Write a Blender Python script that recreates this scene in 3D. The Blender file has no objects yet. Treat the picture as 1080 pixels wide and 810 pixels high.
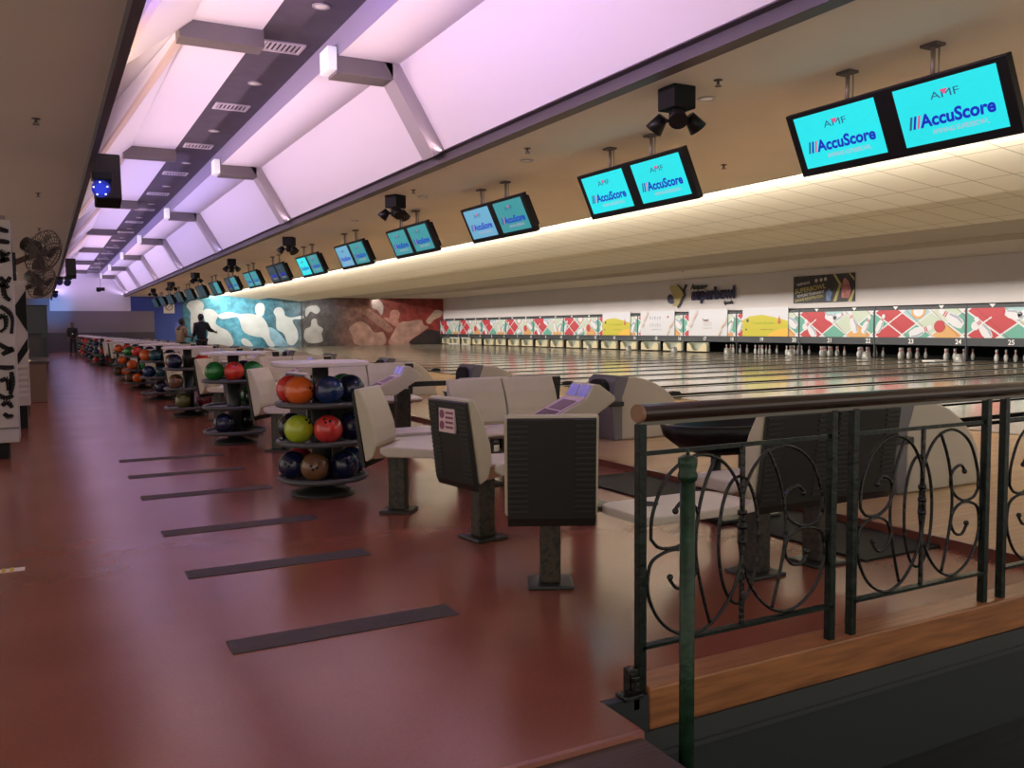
import bpy, bmesh, math, random
from mathutils import Matrix, Vector
R_ = math.radians
PI = math.pi
scene = bpy.context.scene
col = scene.collection

# ------------------------------------------------------------------ camera
CAMZ = 1.27
FPX = 924.043
CR = ((0.88168881, -0.47175813, -0.00831334),
      (-0.03799988, -0.05343547, -0.99784801),
      (0.47029869, 0.88010733, -0.06504021))
cam_data = bpy.data.cameras.new('camera')
cam = bpy.data.objects.new('camera', cam_data)
col.objects.link(cam)
cam_data.sensor_width = 36.0
cam_data.lens = FPX * 36.0 / 1080.0
cam_data.clip_start = 0.05
cam_data.clip_end = 300
cam.matrix_world = Matrix(((CR[0][0], -CR[1][0], -CR[2][0], 0),
                           (CR[0][1], -CR[1][1], -CR[2][1], 0),
                           (CR[0][2], -CR[1][2], -CR[2][2], CAMZ),
                           (0, 0, 0, 1)))
scene.camera = cam

def ray(x, y):
    c = (x - 540.0, y - 405.0, FPX)
    return [sum(CR[i][j] * c[i] for i in range(3)) for j in range(3)]
def on_y(x, y, Y):                      # point of a wall Y = const seen at photograph pixel x, y
    d = ray(x, y); t = Y / d[1]
    return (d[0] * t, d[2] * t + CAMZ)
def on_x(x, y, X):
    d = ray(x, y); t = X / d[0]
    return (d[1] * t, d[2] * t + CAMZ)

# ------------------------------------------------------------------ world, exposure, lights
scene.view_settings.view_transform = 'Standard'
scene.view_settings.look = 'None'
scene.view_settings.exposure = 0.0
scene.view_settings.gamma = 1.0
scene.view_settings.use_curve_mapping = False
world = bpy.data.worlds.new('world'); scene.world = world
world.use_nodes = True
bg = world.node_tree.nodes['Background']
bg.inputs[0].default_value = (1.0, 0.88, 0.76, 1)
bg.inputs[1].default_value = 0.86

PITCH = 3.504
YEND = 60.0

def area(name, loc, direction, sx, sy, power, color, spread=180):
    d = bpy.data.lights.new(name, 'AREA'); d.shape = 'RECTANGLE'
    d.size = sx; d.size_y = sy; d.energy = power; d.color = color
    d.spread = R_(spread)
    o = bpy.data.objects.new(name, d); col.objects.link(o)
    o.location = loc
    z = -Vector(direction).normalized()
    y = Vector((0, 1, 0)); y = (y - z * y.dot(z)).normalized(); x = y.cross(z)
    o.matrix_world = Matrix.Translation(loc) @ Matrix((x, y, z)).transposed().to_4x4()
    return o

# coloured light strips lying in the raised cove, hidden by the left edge beam and an added right ledge
COVE_R = [(1.0, .70, .74), (.98, .70, .90), (.50, .42, 1.0), (.80, .60, 1.0), (1.0, .66, .90), (.62, .50, 1.0), (.84, .62, 1.0), (.74, .56, 1.0)]
COVE_L = [(1.0, .66, .80), (.95, .66, .90), (.76, .56, 1.0), (.60, .47, 1.0), (.74, .56, 1.0), (.70, .54, 1.0), (.76, .56, 1.0), (.70, .52, 1.0)]
for k in range(8):
    y0 = 3.15 + 7.75 * k
    area('cove_light', (.66, y0 + 3.8, 3.62), (1.0, 0, .22), .12, 7.2, (76 if k < 4 else 100), COVE_L[k], 110)
    area('cove_light', (4.545, y0 + 3.8, 3.484), (-1.0, 0, .5), .02, 7.2, 56, COVE_R[k], 66)  # right strip added to brighten the white panels across the cove
# blue and warm washes between the edge beam and the first wing panel
area('cove_wash_light', (.62, 7.3, 3.36), (.25, 0, 1.0), .06, 2.4, 70, (.12, .12, 1.0))
area('cove_wash_light', (.62, 10.8, 3.36), (.25, 0, 1.0), .06, 3.4, 30, (1.0, .72, .42))
area('cove_wash_light', (.62, 24.0, 3.36), (.25, 0, 1.0), .06, 10, 22, (1.0, .74, .48))
# fluorescent rows hidden above the first and the second drop of the lane ceiling
area('lane_ceiling_light', (9.62, 30, 3.47), (1.0, 0, .02), .08, 60, 3100, (1.0, .93, .80), 150)
area('lane_ceiling_light', (12.88, 30, 3.36), (1.0, 0, .10), .06, 60, 25, (1.0, .84, .64))
# row in the slot of the last bay, washing the masks and the lane ends
area('mask_light', (20.72, 31, 3.455), (1.0, 0, -.6), .03, 58, 1000, (1.0, .94, .88), 170)
# pit lights over the pins of the lanes whose sweeps are down
area('pit_light', (26.02, 45.5, .60), (.55, 0, -.8), .06, 29, 70, (1.0, .88, .62), 160)
# end wall wash
area('mural_light', (13.5, 58.6, 3.30), (0, .5, -1.0), 9.0, .25, 105, (.95, .97, 1.0), 150)

# ------------------------------------------------------------------ materials
MATS = {}
def mat(name, color, rough=.5, metal=0.0, var=0.0, scale=8.0, bump=0.0, coat=0.0, emit=None, estr=0.0, spec=.5, stretch=None):
    if name in MATS: return MATS[name]
    m = bpy.data.materials.new(name); m.use_nodes = True
    nt = m.node_tree; b = nt.nodes['Principled BSDF']
    b.inputs['Base Color'].default_value = (*color, 1)
    b.inputs['Roughness'].default_value = rough
    b.inputs['Metallic'].default_value = metal
    b.inputs['Specular IOR Level'].default_value = spec
    b.inputs['Coat Weight'].default_value = coat
    b.inputs['Coat Roughness'].default_value = .08
    if emit:
        b.inputs['Emission Color'].default_value = (*emit, 1)
        b.inputs['Emission Strength'].default_value = estr
    if var > 0 or bump > 0:
        tc = nt.nodes.new('ShaderNodeTexCoord'); mp = nt.nodes.new('ShaderNodeMapping')
        nt.links.new(tc.outputs['Object'], mp.inputs[0])
        if stretch: mp.inputs['Scale'].default_value = stretch
        n = nt.nodes.new('ShaderNodeTexNoise'); n.inputs['Scale'].default_value = scale
        n.inputs['Detail'].default_value = 5
        nt.links.new(mp.outputs[0], n.inputs['Vector'])
        if var > 0:
            r = nt.nodes.new('ShaderNodeValToRGB')
            r.color_ramp.elements[0].position = .3; r.color_ramp.elements[1].position = .7
            r.color_ramp.elements[0].color = (*[c * (1 - var) for c in color], 1)
            r.color_ramp.elements[1].color = (*[min(1, c * (1 + var)) for c in color], 1)
            nt.links.new(n.outputs['Fac'], r.inputs[0]); nt.links.new(r.outputs[0], b.inputs['Base Color'])
        if bump > 0:
            bp = nt.nodes.new('ShaderNodeBump'); bp.inputs['Strength'].default_value = bump; bp.inputs['Distance'].default_value = .02
            nt.links.new(n.outputs['Fac'], bp.inputs['Height']); nt.links.new(bp.outputs[0], b.inputs['Normal'])
    MATS[name] = m
    return m

def floor_mat():
    m = bpy.data.materials.new('red_vinyl'); m.use_nodes = True
    nt = m.node_tree; b = nt.nodes['Principled BSDF']; N = nt.nodes.new; L = nt.links.new
    tc = N('ShaderNodeTexCoord')
    n1 = N('ShaderNodeTexNoise'); n1.inputs['Scale'].default_value = 1.1; n1.inputs['Detail'].default_value = 6
    n2 = N('ShaderNodeTexNoise'); n2.inputs['Scale'].default_value = 90; n2.inputs['Detail'].default_value = 2
    mp = N('ShaderNodeMapping'); mp.inputs['Scale'].default_value = (.8, 4.0, 1)
    n3 = N('ShaderNodeTexNoise'); n3.inputs['Scale'].default_value = 1.6; n3.inputs['Detail'].default_value = 3
    L(tc.outputs['Object'], n1.inputs['Vector']); L(tc.outputs['Object'], n2.inputs['Vector'])
    L(tc.outputs['Object'], mp.inputs[0]); L(mp.outputs[0], n3.inputs['Vector'])
    r = N('ShaderNodeValToRGB'); r.color_ramp.elements[0].position = .3; r.color_ramp.elements[1].position = .72
    r.color_ramp.elements[0].color = (.27, .084, .052, 1); r.color_ramp.elements[1].color = (.34, .108, .066, 1)
    L(n1.outputs['Fac'], r.inputs[0])
    mx = N('ShaderNodeMixRGB'); mx.blend_type = 'MULTIPLY'; mx.inputs[0].default_value = .35
    L(r.outputs[0], mx.inputs[1]); L(n2.outputs['Color'], mx.inputs[2]); L(mx.outputs[0], b.inputs['Base Color'])
    rr = N('ShaderNodeMapRange'); rr.inputs['To Min'].default_value = .15; rr.inputs['To Max'].default_value = .27
    L(n1.outputs['Fac'], rr.inputs['Value']); L(rr.outputs[0], b.inputs['Roughness'])
    bp = N('ShaderNodeBump'); bp.inputs['Strength'].default_value = .035; bp.inputs['Distance'].default_value = .02
    L(n3.outputs['Fac'], bp.inputs['Height']); L(bp.outputs[0], b.inputs['Normal'])
    b.inputs['Specular IOR Level'].default_value = .55
    return m

def boards_mat(name, c1, c2, width=.066, rough=.16, axis='Y', length=1.9):
    m = bpy.data.materials.new(name); m.use_nodes = True
    nt = m.node_tree; b = nt.nodes['Principled BSDF']; N = nt.nodes.new; L = nt.links.new
    tc = N('ShaderNodeTexCoord'); br = N('ShaderNodeTexBrick')
    br.inputs['Color1'].default_value = (*c1, 1); br.inputs['Color2'].default_value = (*c2, 1)
    br.inputs['Mortar'].default_value = (*[c * .62 for c in c1], 1)
    br.inputs['Scale'].default_value = 1.0; br.inputs['Mortar Size'].default_value = .0015
    br.inputs['Brick Width'].default_value = length; br.inputs['Row Height'].default_value = width
    L(tc.outputs['Object'], br.inputs['Vector'])
    n = N('ShaderNodeTexNoise'); n.inputs['Scale'].default_value = 3
    mp = N('ShaderNodeMapping'); mp.inputs['Scale'].default_value = (1, 14, 1)
    L(tc.outputs['Object'], mp.inputs[0]); L(mp.outputs[0], n.inputs['Vector'])
    mx = N('ShaderNodeMixRGB'); mx.blend_type = 'MULTIPLY'; mx.inputs[0].default_value = .25
    L(br.outputs['Color'], mx.inputs[1]); L(n.outputs['Color'], mx.inputs[2])
    L(mx.outputs[0], b.inputs['Base Color'])
    b.inputs['Roughness'].default_value = rough
    b.inputs['Specular IOR Level'].default_value = .6
    return m

def tile_mat(name, color, line, sx=.61, sy=.61, lw=.012):
    m = bpy.data.materials.new(name); m.use_nodes = True
    nt = m.node_tree; b = nt.nodes['Principled BSDF']; N = nt.nodes.new; L = nt.links.new
    tc = N('ShaderNodeTexCoord'); br = N('ShaderNodeTexBrick')
    br.offset = 0.0
    br.inputs['Color1'].default_value = (*color, 1)
    br.inputs['Color2'].default_value = (*[c * .97 for c in color], 1)
    br.inputs['Mortar'].default_value = (*line, 1)
    br.inputs['Scale'].default_value = 1.0; br.inputs['Mortar Size'].default_value = lw
    br.inputs['Brick Width'].default_value = sx; br.inputs['Row Height'].default_value = sy
    L(tc.outputs['Object'], br.inputs['Vector']); L(br.outputs['Color'], b.inputs['Base Color'])
    b.inputs['Roughness'].default_value = .8
    return m

def camo_mat(name, cols, scale=9, rough=.35):
    m = bpy.data.materials.new(name); m.use_nodes = True
    nt = m.node_tree; b = nt.nodes['Principled BSDF']; N = nt.nodes.new; L = nt.links.new
    tc = N('ShaderNodeTexCoord')
    n = N('ShaderNodeTexNoise'); n.inputs['Scale'].default_value = scale; n.inputs['Detail'].default_value = 4; n.inputs['Distortion'].default_value = .25
    L(tc.outputs['Object'], n.inputs['Vector'])
    r = N('ShaderNodeValToRGB'); r.color_ramp.interpolation = 'LINEAR'
    r.color_ramp.elements[0].position = .3; r.color_ramp.elements[0].color = (*cols[0], 1)
    r.color_ramp.elements[1].position = .72; r.color_ramp.elements[1].color = (*cols[-1], 1)
    for i, c in enumerate(cols[1:-1]):
        e = r.color_ramp.elements.new(.3 + .42 * (i + 1) / (len(cols) - 1)); e.color = (*c, 1)
    L(n.outputs['Fac'], r.inputs[0]); L(r.outputs[0], b.inputs['Base Color'])
    b.inputs['Roughness'].default_value = rough
    return m

M_floor = floor_mat()
M_approach = boards_mat('maple_boards', (.56, .37, .19), (.62, .42, .22), rough=.22)
M_lane = boards_mat('lane_boards', (.46, .39, .28), (.51, .43, .31), width=.027, rough=.10, length=4)
M_tile = tile_mat('ceiling_tile', (.80, .74, .62), (.45, .38, .27), sx=1.22)
M_ceil = mat('beige_ceiling_paint', (.84, .78, .68), .75, var=.04, scale=.6)
M_ceilL = mat('brown_ceiling_paint', (.60, .54, .47), .8, var=.04, scale=.5)
M_cove = mat('white_cove_paint', (.80, .77, .80), .6)
M_dark = mat('dark_mauve_trim', (.085, .070, .085), .5)
M_strip = mat('charcoal_ceiling_board', (.075, .065, .085), .6, var=.15, scale=3)
M_grey = mat('grey_beam_paint', (.17, .15, .148), .45)
M_wall = mat('grey_wall_paint', (.60, .55, .54), .75, var=.03, scale=.5)
M_wains = mat('dark_wainscot', (.075, .065, .085), .5)
M_purplewall = mat('pale_end_wall_paint', (.72, .70, .74), .7)
M_endgrey = mat('grey_end_wall_paint', (.22, .19, .22), .6)
M_blue = mat('blue_wall_paint', (.04, .08, .34), .6)
M_black = mat('black_plastic', (.007, .007, .008), .35, spec=.3)
M_matte = mat('black_matte', (.008, .008, .008), .7, spec=.25)
M_beige = mat('beige_fibreglass', (.52, .475, .36), .33, var=.04, scale=5)
M_beige2 = mat('pale_seat_fibreglass', (.56, .51, .44), .30, var=.04, scale=5)
M_pad = mat('brown_hinge_panel', (.25, .13, .075), .4)
M_rib = mat('charcoal_back_plastic', (.017, .017, .015), .42, spec=.35)
M_camo = camo_mat('marbled_pedestal', [(.006, .007, .006), (.014, .016, .013), (.052, .038, .022), (.014, .016, .014), (.007, .007, .006)], 22)
M_ring = mat('grey_rubber_ring', (.07, .07, .075), .35)
M_post = mat('dark_grey_steel', (.035, .038, .040), .35, .3)
M_top = mat('pale_laminate', (.66, .58, .60), .22)
M_iron = mat('dark_green_iron', (.004, .010, .007), .35, .0, spec=.28, var=.5, scale=30, bump=.3)
M_ironb = mat('worn_black_iron', (.006, .006, .005), .22, .2, var=.6, scale=40, bump=.5)
M_greenpost = mat('green_painted_iron', (.006, .032, .014), .4, .2, var=.5, scale=25, bump=.3)
M_hand = mat('brown_handrail_wood', (.026, .011, .007), .25, var=.35, scale=6, stretch=(1, 8, 8), coat=.3)
M_handend = mat('pale_wood_end', (.26, .14, .08), .5)
M_curb = mat('orange_stained_wood', (.29, .115, .042), .35, var=.3, scale=4, stretch=(1, 12, 12))
M_gutter = mat('dark_gutter', (.008, .008, .009), 1.0, spec=0.0)
M_cap = mat('grey_cap', (.62, .62, .60), .2)
M_white = mat('white_plastic', (.78, .76, .72), .35)
M_metal = mat('bright_metal', (.5, .5, .5), .3, .9)

# ------------------------------------------------------------------ mesh builder
class MB:
    def __init__(self): self.bm = bmesh.new()
    def box(self, x0, x1, y0, y1, z0, z1, mi=0, M=None):
        vs = [self.bm.verts.new(v) for v in ((x0,y0,z0),(x1,y0,z0),(x1,y1,z0),(x0,y1,z0),(x0,y0,z1),(x1,y0,z1),(x1,y1,z1),(x0,y1,z1))]
        if M:
            for v in vs: v.co = M @ v.co
        for f in ((0,3,2,1),(4,5,6,7),(0,1,5,4),(1,2,6,5),(2,3,7,6),(3,0,4,7)):
            fc = self.bm.faces.new([vs[i] for i in f]); fc.material_index = mi
        return self
    def prism(self, poly, axis, a, b, mi=0, M=None, caps=True):
        # poly: 2D points; axis 'x': (y,z), 'y': (x,z), 'z': (x,y)
        def P(p, t):
            v = Vector((t, p[0], p[1])) if axis == 'x' else Vector((p[0], t, p[1])) if axis == 'y' else Vector((p[0], p[1], t))
            return M @ v if M else v
        A = [self.bm.verts.new(P(p, a)) for p in poly]; B = [self.bm.verts.new(P(p, b)) for p in poly]
        n = len(poly)
        for i in range(n):
            f = self.bm.faces.new((A[i], A[(i+1) % n], B[(i+1) % n], B[i])); f.material_index = mi
        if caps:
            f = self.bm.faces.new(A); f.material_index = mi
            f = self.bm.faces.new(B[::-1]); f.material_index = mi
        return self
    def poly(self, pts, mi=0, M=None):
        vs = [self.bm.verts.new(M @ Vector(p) if M else p) for p in pts]
        f = self.bm.faces.new(vs); f.material_index = mi
        return self
    def lathe(self, prof, n=24, c=(0, 0, 0), M=None, mi=0, smooth=True):
        rings = []
        for r, z in prof:
            ring = []
            for i in range(n):
                a = 2 * PI * i / n
                v = Vector((c[0] + r * math.cos(a), c[1] + r * math.sin(a), c[2] + z))
                ring.append(self.bm.verts.new(M @ v if M else v))
            rings.append(ring)
        for a, b in zip(rings, rings[1:]):
            for i in range(n):
                f = self.bm.faces.new((a[i], a[(i+1) % n], b[(i+1) % n], b[i])); f.smooth = smooth; f.material_index = mi
        f = self.bm.faces.new(rings[0][::-1]); f.material_index = mi
        f = self.bm.faces.new(rings[-1]); f.material_index = mi
        return self
    def cyl(self, p, q, r, n=12, r2=None, mi=0):
        p = Vector(p); q = Vector(q); d = q - p
        M = Matrix.Translation(p) @ d.to_track_quat('Z', 'Y').to_matrix().to_4x4()
        return self.lathe([(r, 0), (r if r2 is None else r2, d.length)], n, M=M, mi=mi)
    def tube(self, pts, r, n=8, closed=False, mi=0):
        pts = [Vector(p) for p in pts]; N = len(pts); rings = []
        up = None
        for i, p in enumerate(pts):
            if closed: t = pts[(i+1) % N] - pts[i-1]
            else: t = pts[min(i+1, N-1)] - pts[max(i-1, 0)]
            t.normalize()
            if up is None:
                up = Vector((0, 0, 1)) if abs(t.z) < .9 else Vector((0, 1, 0))
                if abs(t.y) < .02 : up = Vector((0, 1, 0))
            x = t.cross(up)
            if x.length < 1e-4: x = t.cross(Vector((1, .3, .2)))
            x.normalize(); y = x.cross(t)
            up = y
            rings.append([self.bm.verts.new(p + x * r * math.cos(2*PI*j/n) + y * r * math.sin(2*PI*j/n)) for j in range(n)])
        m = N if closed else N - 1
        for i in range(m):
            a, b = rings[i], rings[(i+1) % N]
            for j in range(n):
                f = self.bm.faces.new((a[j], a[(j+1) % n], b[(j+1) % n], b[j])); f.smooth = True; f.material_index = mi
        if not closed:
            f = self.bm.faces.new(rings[0][::-1]); f.material_index = mi
            f = self.bm.faces.new(rings[-1]); f.material_index = mi
        return self
    def ball(self, c, r, n=16, sc=(1, 1, 1), mi=0, M=None):
        prof = [(max(1e-4, r * math.sin(PI * i / (n // 2))), -r * math.cos(PI * i / (n // 2))) for i in range(n // 2 + 1)]
        T = Matrix.Translation(c) @ Matrix.Diagonal((*sc, 1))
        if M: T = M @ T
        return self.lathe(prof, n, M=T, mi=mi)
    def build(self, name, m, parent=None, bevel=0.0, seg=2):
        bmesh.ops.recalc_face_normals(self.bm, faces=self.bm.faces)
        me = bpy.data.meshes.new(name); self.bm.to_mesh(me); self.bm.free()
        for x in (m if isinstance(m, (list, tuple)) else [m]): me.materials.append(x)
        o = bpy.data.objects.new(name, me); col.objects.link(o)
        if parent: o.parent = parent
        if bevel:
            b = o.modifiers.new('bevel', 'BEVEL'); b.width = bevel; b.segments = seg; b.limit_method = 'ANGLE'; b.angle_limit = R_(35)
            b.harden_normals = False
        return o

def empty(name, loc=(0, 0, 0), rz=0.0):
    o = bpy.data.objects.new(name, None); o.empty_display_size = .2
    col.objects.link(o); o.location = loc; o.rotation_euler = (0, 0, rz)
    return o
def tag(o, label, cat, group=None, kind=None):
    o['label'] = label; o['category'] = cat
    if group: o['group'] = group
    if kind: o['kind'] = kind
    return o
def struct(o):
    o['kind'] = 'structure'; return o
def copy_tree(o, parent=None):
    c = o.copy(); col.objects.link(c)
    if parent: c.parent = parent
    for ch in list(o.children):
        copy_tree(ch, c)
    return c

TXT = {}
def text_mesh(s, bold=0.0, shear=0.0, fit=None):
    key = (s, bold, shear)
    if key not in TXT:
        cu = bpy.data.curves.new('t', 'FONT'); cu.body = s; cu.size = 1.0; cu.align_x = 'CENTER'; cu.align_y = 'CENTER'
        cu.offset = bold; cu.shear = shear; cu.resolution_u = 3
        o = bpy.data.objects.new('t', cu); col.objects.link(o)
        dg = bpy.context.evaluated_depsgraph_get(); dg.update()
        me = bpy.data.meshes.new_from_object(o.evaluated_get(dg))
        me.materials.clear()
        bpy.data.objects.remove(o); bpy.data.curves.remove(cu)
        TXT[key] = me
    return TXT[key]
def text(s, name, m, parent, M, w=None, h=None, bold=0.0, shear=0.0, thick=0.0):
    me = text_mesh(s, bold, shear).copy(); me.materials.append(m)
    xs = [v.co.x for v in me.vertices]; ys = [v.co.y for v in me.vertices]
    cx, cy = (min(xs)+max(xs))/2, (min(ys)+max(ys))/2
    kx = w / (max(xs) - min(xs)) if w else None; ky = h / (max(ys) - min(ys)) if h else None
    kx = kx or ky; ky = ky or kx
    for v in me.vertices: v.co = M @ Vector(((v.co.x - cx) * kx, (v.co.y - cy) * ky, 0))
    o = bpy.data.objects.new(name, me); col.objects.link(o)
    if parent: o.parent = parent
    if thick:
        s_ = o.modifiers.new('s', 'SOLIDIFY'); s_.thickness = thick; s_.offset = 0
    return o

ORD = ['nearest', 'second', 'third', 'fourth', 'fifth', 'sixth', 'seventh', 'eighth', 'ninth', 'tenth', 'eleventh',
       'twelfth', 'thirteenth', 'fourteenth', 'fifteenth', 'sixteenth', 'seventeenth', 'eighteenth']
NUMW = ['zero','one','two','three','four','five','six','seven','eight','nine','ten','eleven','twelve','thirteen','fourteen','fifteen','sixteen','seventeen','eighteen','nineteen','twenty','twenty one','twenty two','twenty three','twenty four','twenty five','twenty six']
def nth(k, noun):        # "nearest ball rack" / "fourth ball rack from the camera"
    return 'nearest ' + noun if k == 0 else ORD[k] + ' ' + noun

# ================================================================== STRUCTURE
XE = 26.4
struct(MB().box(-4, 4.5, 2.42, YEND, -.06, 0).box(-4, 1.62, 2.17, 2.42, -.06, 0).build('floor', M_floor))
struct(MB().box(-4, .72, -2, 2.165, -.06, 0).build('floor_vinyl_edge', M_floor))
struct(MB().box(4.5, 9.35, 2.42, YEND, -.06, .05).build('floor_approach', M_approach))
struct(MB().box(4.47, 4.5, 2.42, YEND, 0, .052).build('trim_1', mat('red_brown_edge', (.16, .045, .025), .35)))
struct(MB().box(9.35, 28.6, 2.42, YEND, -.30, -.20).build('floor_under_lanes', M_matte))
# lower floor before the railing, the plank ramp and the wooden kerb
struct(MB().box(1.60, 12, -2, 2.40, -.62, -.56).build('floor_lower', mat('black_floor', (.019, .024, .028), .45, var=.4, scale=2, stretch=(1, 10, 1))))
struct(MB().box(.95, 1.60, -2, 2.165, -.60, -.012).build('floor_ramp', boards_mat('brown_ribbed_planks', (.075, .045, .032), (.095, .055, .04), width=.022, rough=.6, length=9)))
struct(MB().box(.72, 1.61, 2.155, 2.175, -.05, .004).build('trim_2', mat('pale_edge_strip', (.30, .12, .09), .4)))
struct(MB().box(1.80, 12, 2.38, 2.52, -.13, .02).build('trim_3', M_curb, bevel=.008))
struct(MB().box(1.66, 12, 2.375, 2.42, -.21, -.13).box(1.66, 12, 2.36, 2.42, -.222, -.205).build('trim_4', mat('grey_skirting', (.040, .047, .050), .4)))
struct(MB().box(1.64, 12, 2.385, 2.42, -.62, -.20).box(1.60, 1.80, 2.385, 2.42, -.62, -.002).box(1.60, 1.62, 2.165, 2.42, -.62, -.061).build('wall_kerb', mat('dark_kerb_face', (.020, .026, .030), .5)))

# ceilings
struct(MB().box(-4, .516, -1, YEND, 3.20, 3.26).build('ceiling_left', M_ceilL))
struct(MB().box(.514, .580, -1, YEND, 3.10, 3.30).build('trim_5', M_dark))
struct(MB().box(4.58, 4.73, -1, YEND, 3.365, 3.48).box(4.50, 4.60, -1, YEND, 3.468, 3.48).build('trim_6', M_dark))  # thin second box is a ledge added to screen the right strip
struct(MB().box(4.73, 9.5, -1, YEND, 3.38, 3.44).build('ceiling_right', M_ceil))
c = MB()
c.poly([(.45, -1, 4.85), (.45, YEND, 4.85), (2.45, YEND, 4.85), (2.45, -1, 4.85)])
c.poly([(.45, -1, 3.25), (.45, YEND, 3.25), (.45, YEND, 4.85), (.45, -1, 4.85)])
c.poly([(3.22, -1, 4.50), (3.22, YEND, 4.50), (3.99, YEND, 4.50), (3.99, -1, 4.50)])
c.poly([(3.99, -1, 4.50), (3.99, YEND, 4.50), (4.60, YEND, 3.47), (4.60, -1, 3.47)])
struct(c.build('ceiling_cove', M_cove))
struct(MB().box(2.43, 3.24, -1, YEND, 4.80, 4.86).build('ceiling_strip', M_strip))
struct(MB().poly([(3.22, -1, 4.82), (3.22, YEND, 4.82), (3.22, YEND, 4.495), (3.22, -1, 4.495)]).build('trim_7', mat('lavender_grey_paint', (.30, .28, .38), .6)))
struct(MB().box(1.62, 2.43, -1, YEND, 4.80, 4.84).build('ceiling_white_panels', M_cove))
# sloped wing panels on the left of the cove, one for each bay, with a tan lip
YB = [3.15 + 7.75 * k for k in range(8)]
wing = MB(); lip = MB()
for y0 in YB:
    y1 = y0 + 7.6
    a = Vector((1.63, y0 - .1, 4.76)); b = Vector((.80, y1, 4.10))
    wing.poly([a, b, (1.64, y1, 4.79), (1.64, y0, 4.79)])
    wing.poly([a, b, b + Vector((-.02, 0, .70)), a + Vector((-.02, 0, .08))])
    n = Vector((.05, .0, .0))
    for s in (0,):
        d = (b - a).normalized()
        lip.prism([(-.035, -.03), (.035, -.03), (.035, .03), (-.035, .03)], 'z', 0, (b - a).length, M=Matrix.Translation(a) @ d.to_track_quat('Z', 'Y').to_matrix().to_4x4())
struct(wing.build('ceiling_wings', M_cove)); struct(lip.build('trim_8', mat('tan_lip_paint', (.62, .50, .42), .5)))
# lane ceiling, saw-tooth bays
def zt(X): return 3.60 - .115 * (X - 9.5)
def zt2(X): return 3.45 - .115 * (X - 12.77)
def bay(name, X0, X1, z0, m):
    L = math.hypot(X1 - X0, .115 * (X1 - X0))
    o = MB().box(0, L, 0, YEND + 1, 0, .03).build(name, m)
    o.location = (X0, -1, z0); o.rotation_euler = (0, math.atan(.115), 0)
    return struct(o)
bay('ceiling_tiles', 9.5, 12.77, 3.60, M_tile)
bay('ceiling_tiles_second', 12.77, 15.56, 3.45, M_tile)
struct(MB().box(9.44, 9.5, -1, YEND, 3.38, 3.66).box(12.745, 12.77, -1, YEND, 3.236, 3.48).box(15.535, 15.56, -1, YEND, 3.140, 3.42).build('trim_9', M_tile))
struct(MB().box(15.56, 20.6, -1, YEND, 3.39, 3.44).box(21.4, XE + .1, -1, YEND, 3.39, 3.44).box(20.55, 21.45, -1, YEND, 3.70, 3.75)
       .box(20.55, 20.6, -1, YEND, 3.25, 3.75).box(21.4, 21.45, -1, YEND, 3.335, 3.75).build('ceiling_far', mat('far_ceiling_paint', (.56, .48, .39), .8)))
# far wall above the masks and the pit behind the pins
struct(MB().box(XE - .1, XE, -1, YEND, 1.80, 3.42).build('wall_masks', M_wall))
struct(MB().box(28.5, 28.6, -1, YEND, -.3, 1.9).box(26.2, 28.6, -1, YEND, 1.86, 1.9).build('wall_pit', M_matte))
# end wall
w = MB().box(-4, .45, YEND, YEND + .1, 2.46, 3.3, 1).box(.45, 4.95, YEND, YEND + .1, 2.46, 4.9); struct(w.build('wall_end_upper', [M_purplewall, M_endgrey]))
struct(MB().box(-4, 6.3, YEND - .03, YEND + .12, 1.14, 2.46).build('wall_end', M_endgrey))
struct(MB().box(-4, 6.3, YEND - .06, YEND + .1, 0, 1.14).build('wall_end_wainscot', M_wains))
struct(MB().box(4.95, 8.0, YEND, YEND + .1, 2.46, 3.5).box(6.3, 8.0, YEND - .03, YEND + .1, 0, 2.46).build('wall_end_blue', M_blue))

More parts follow.
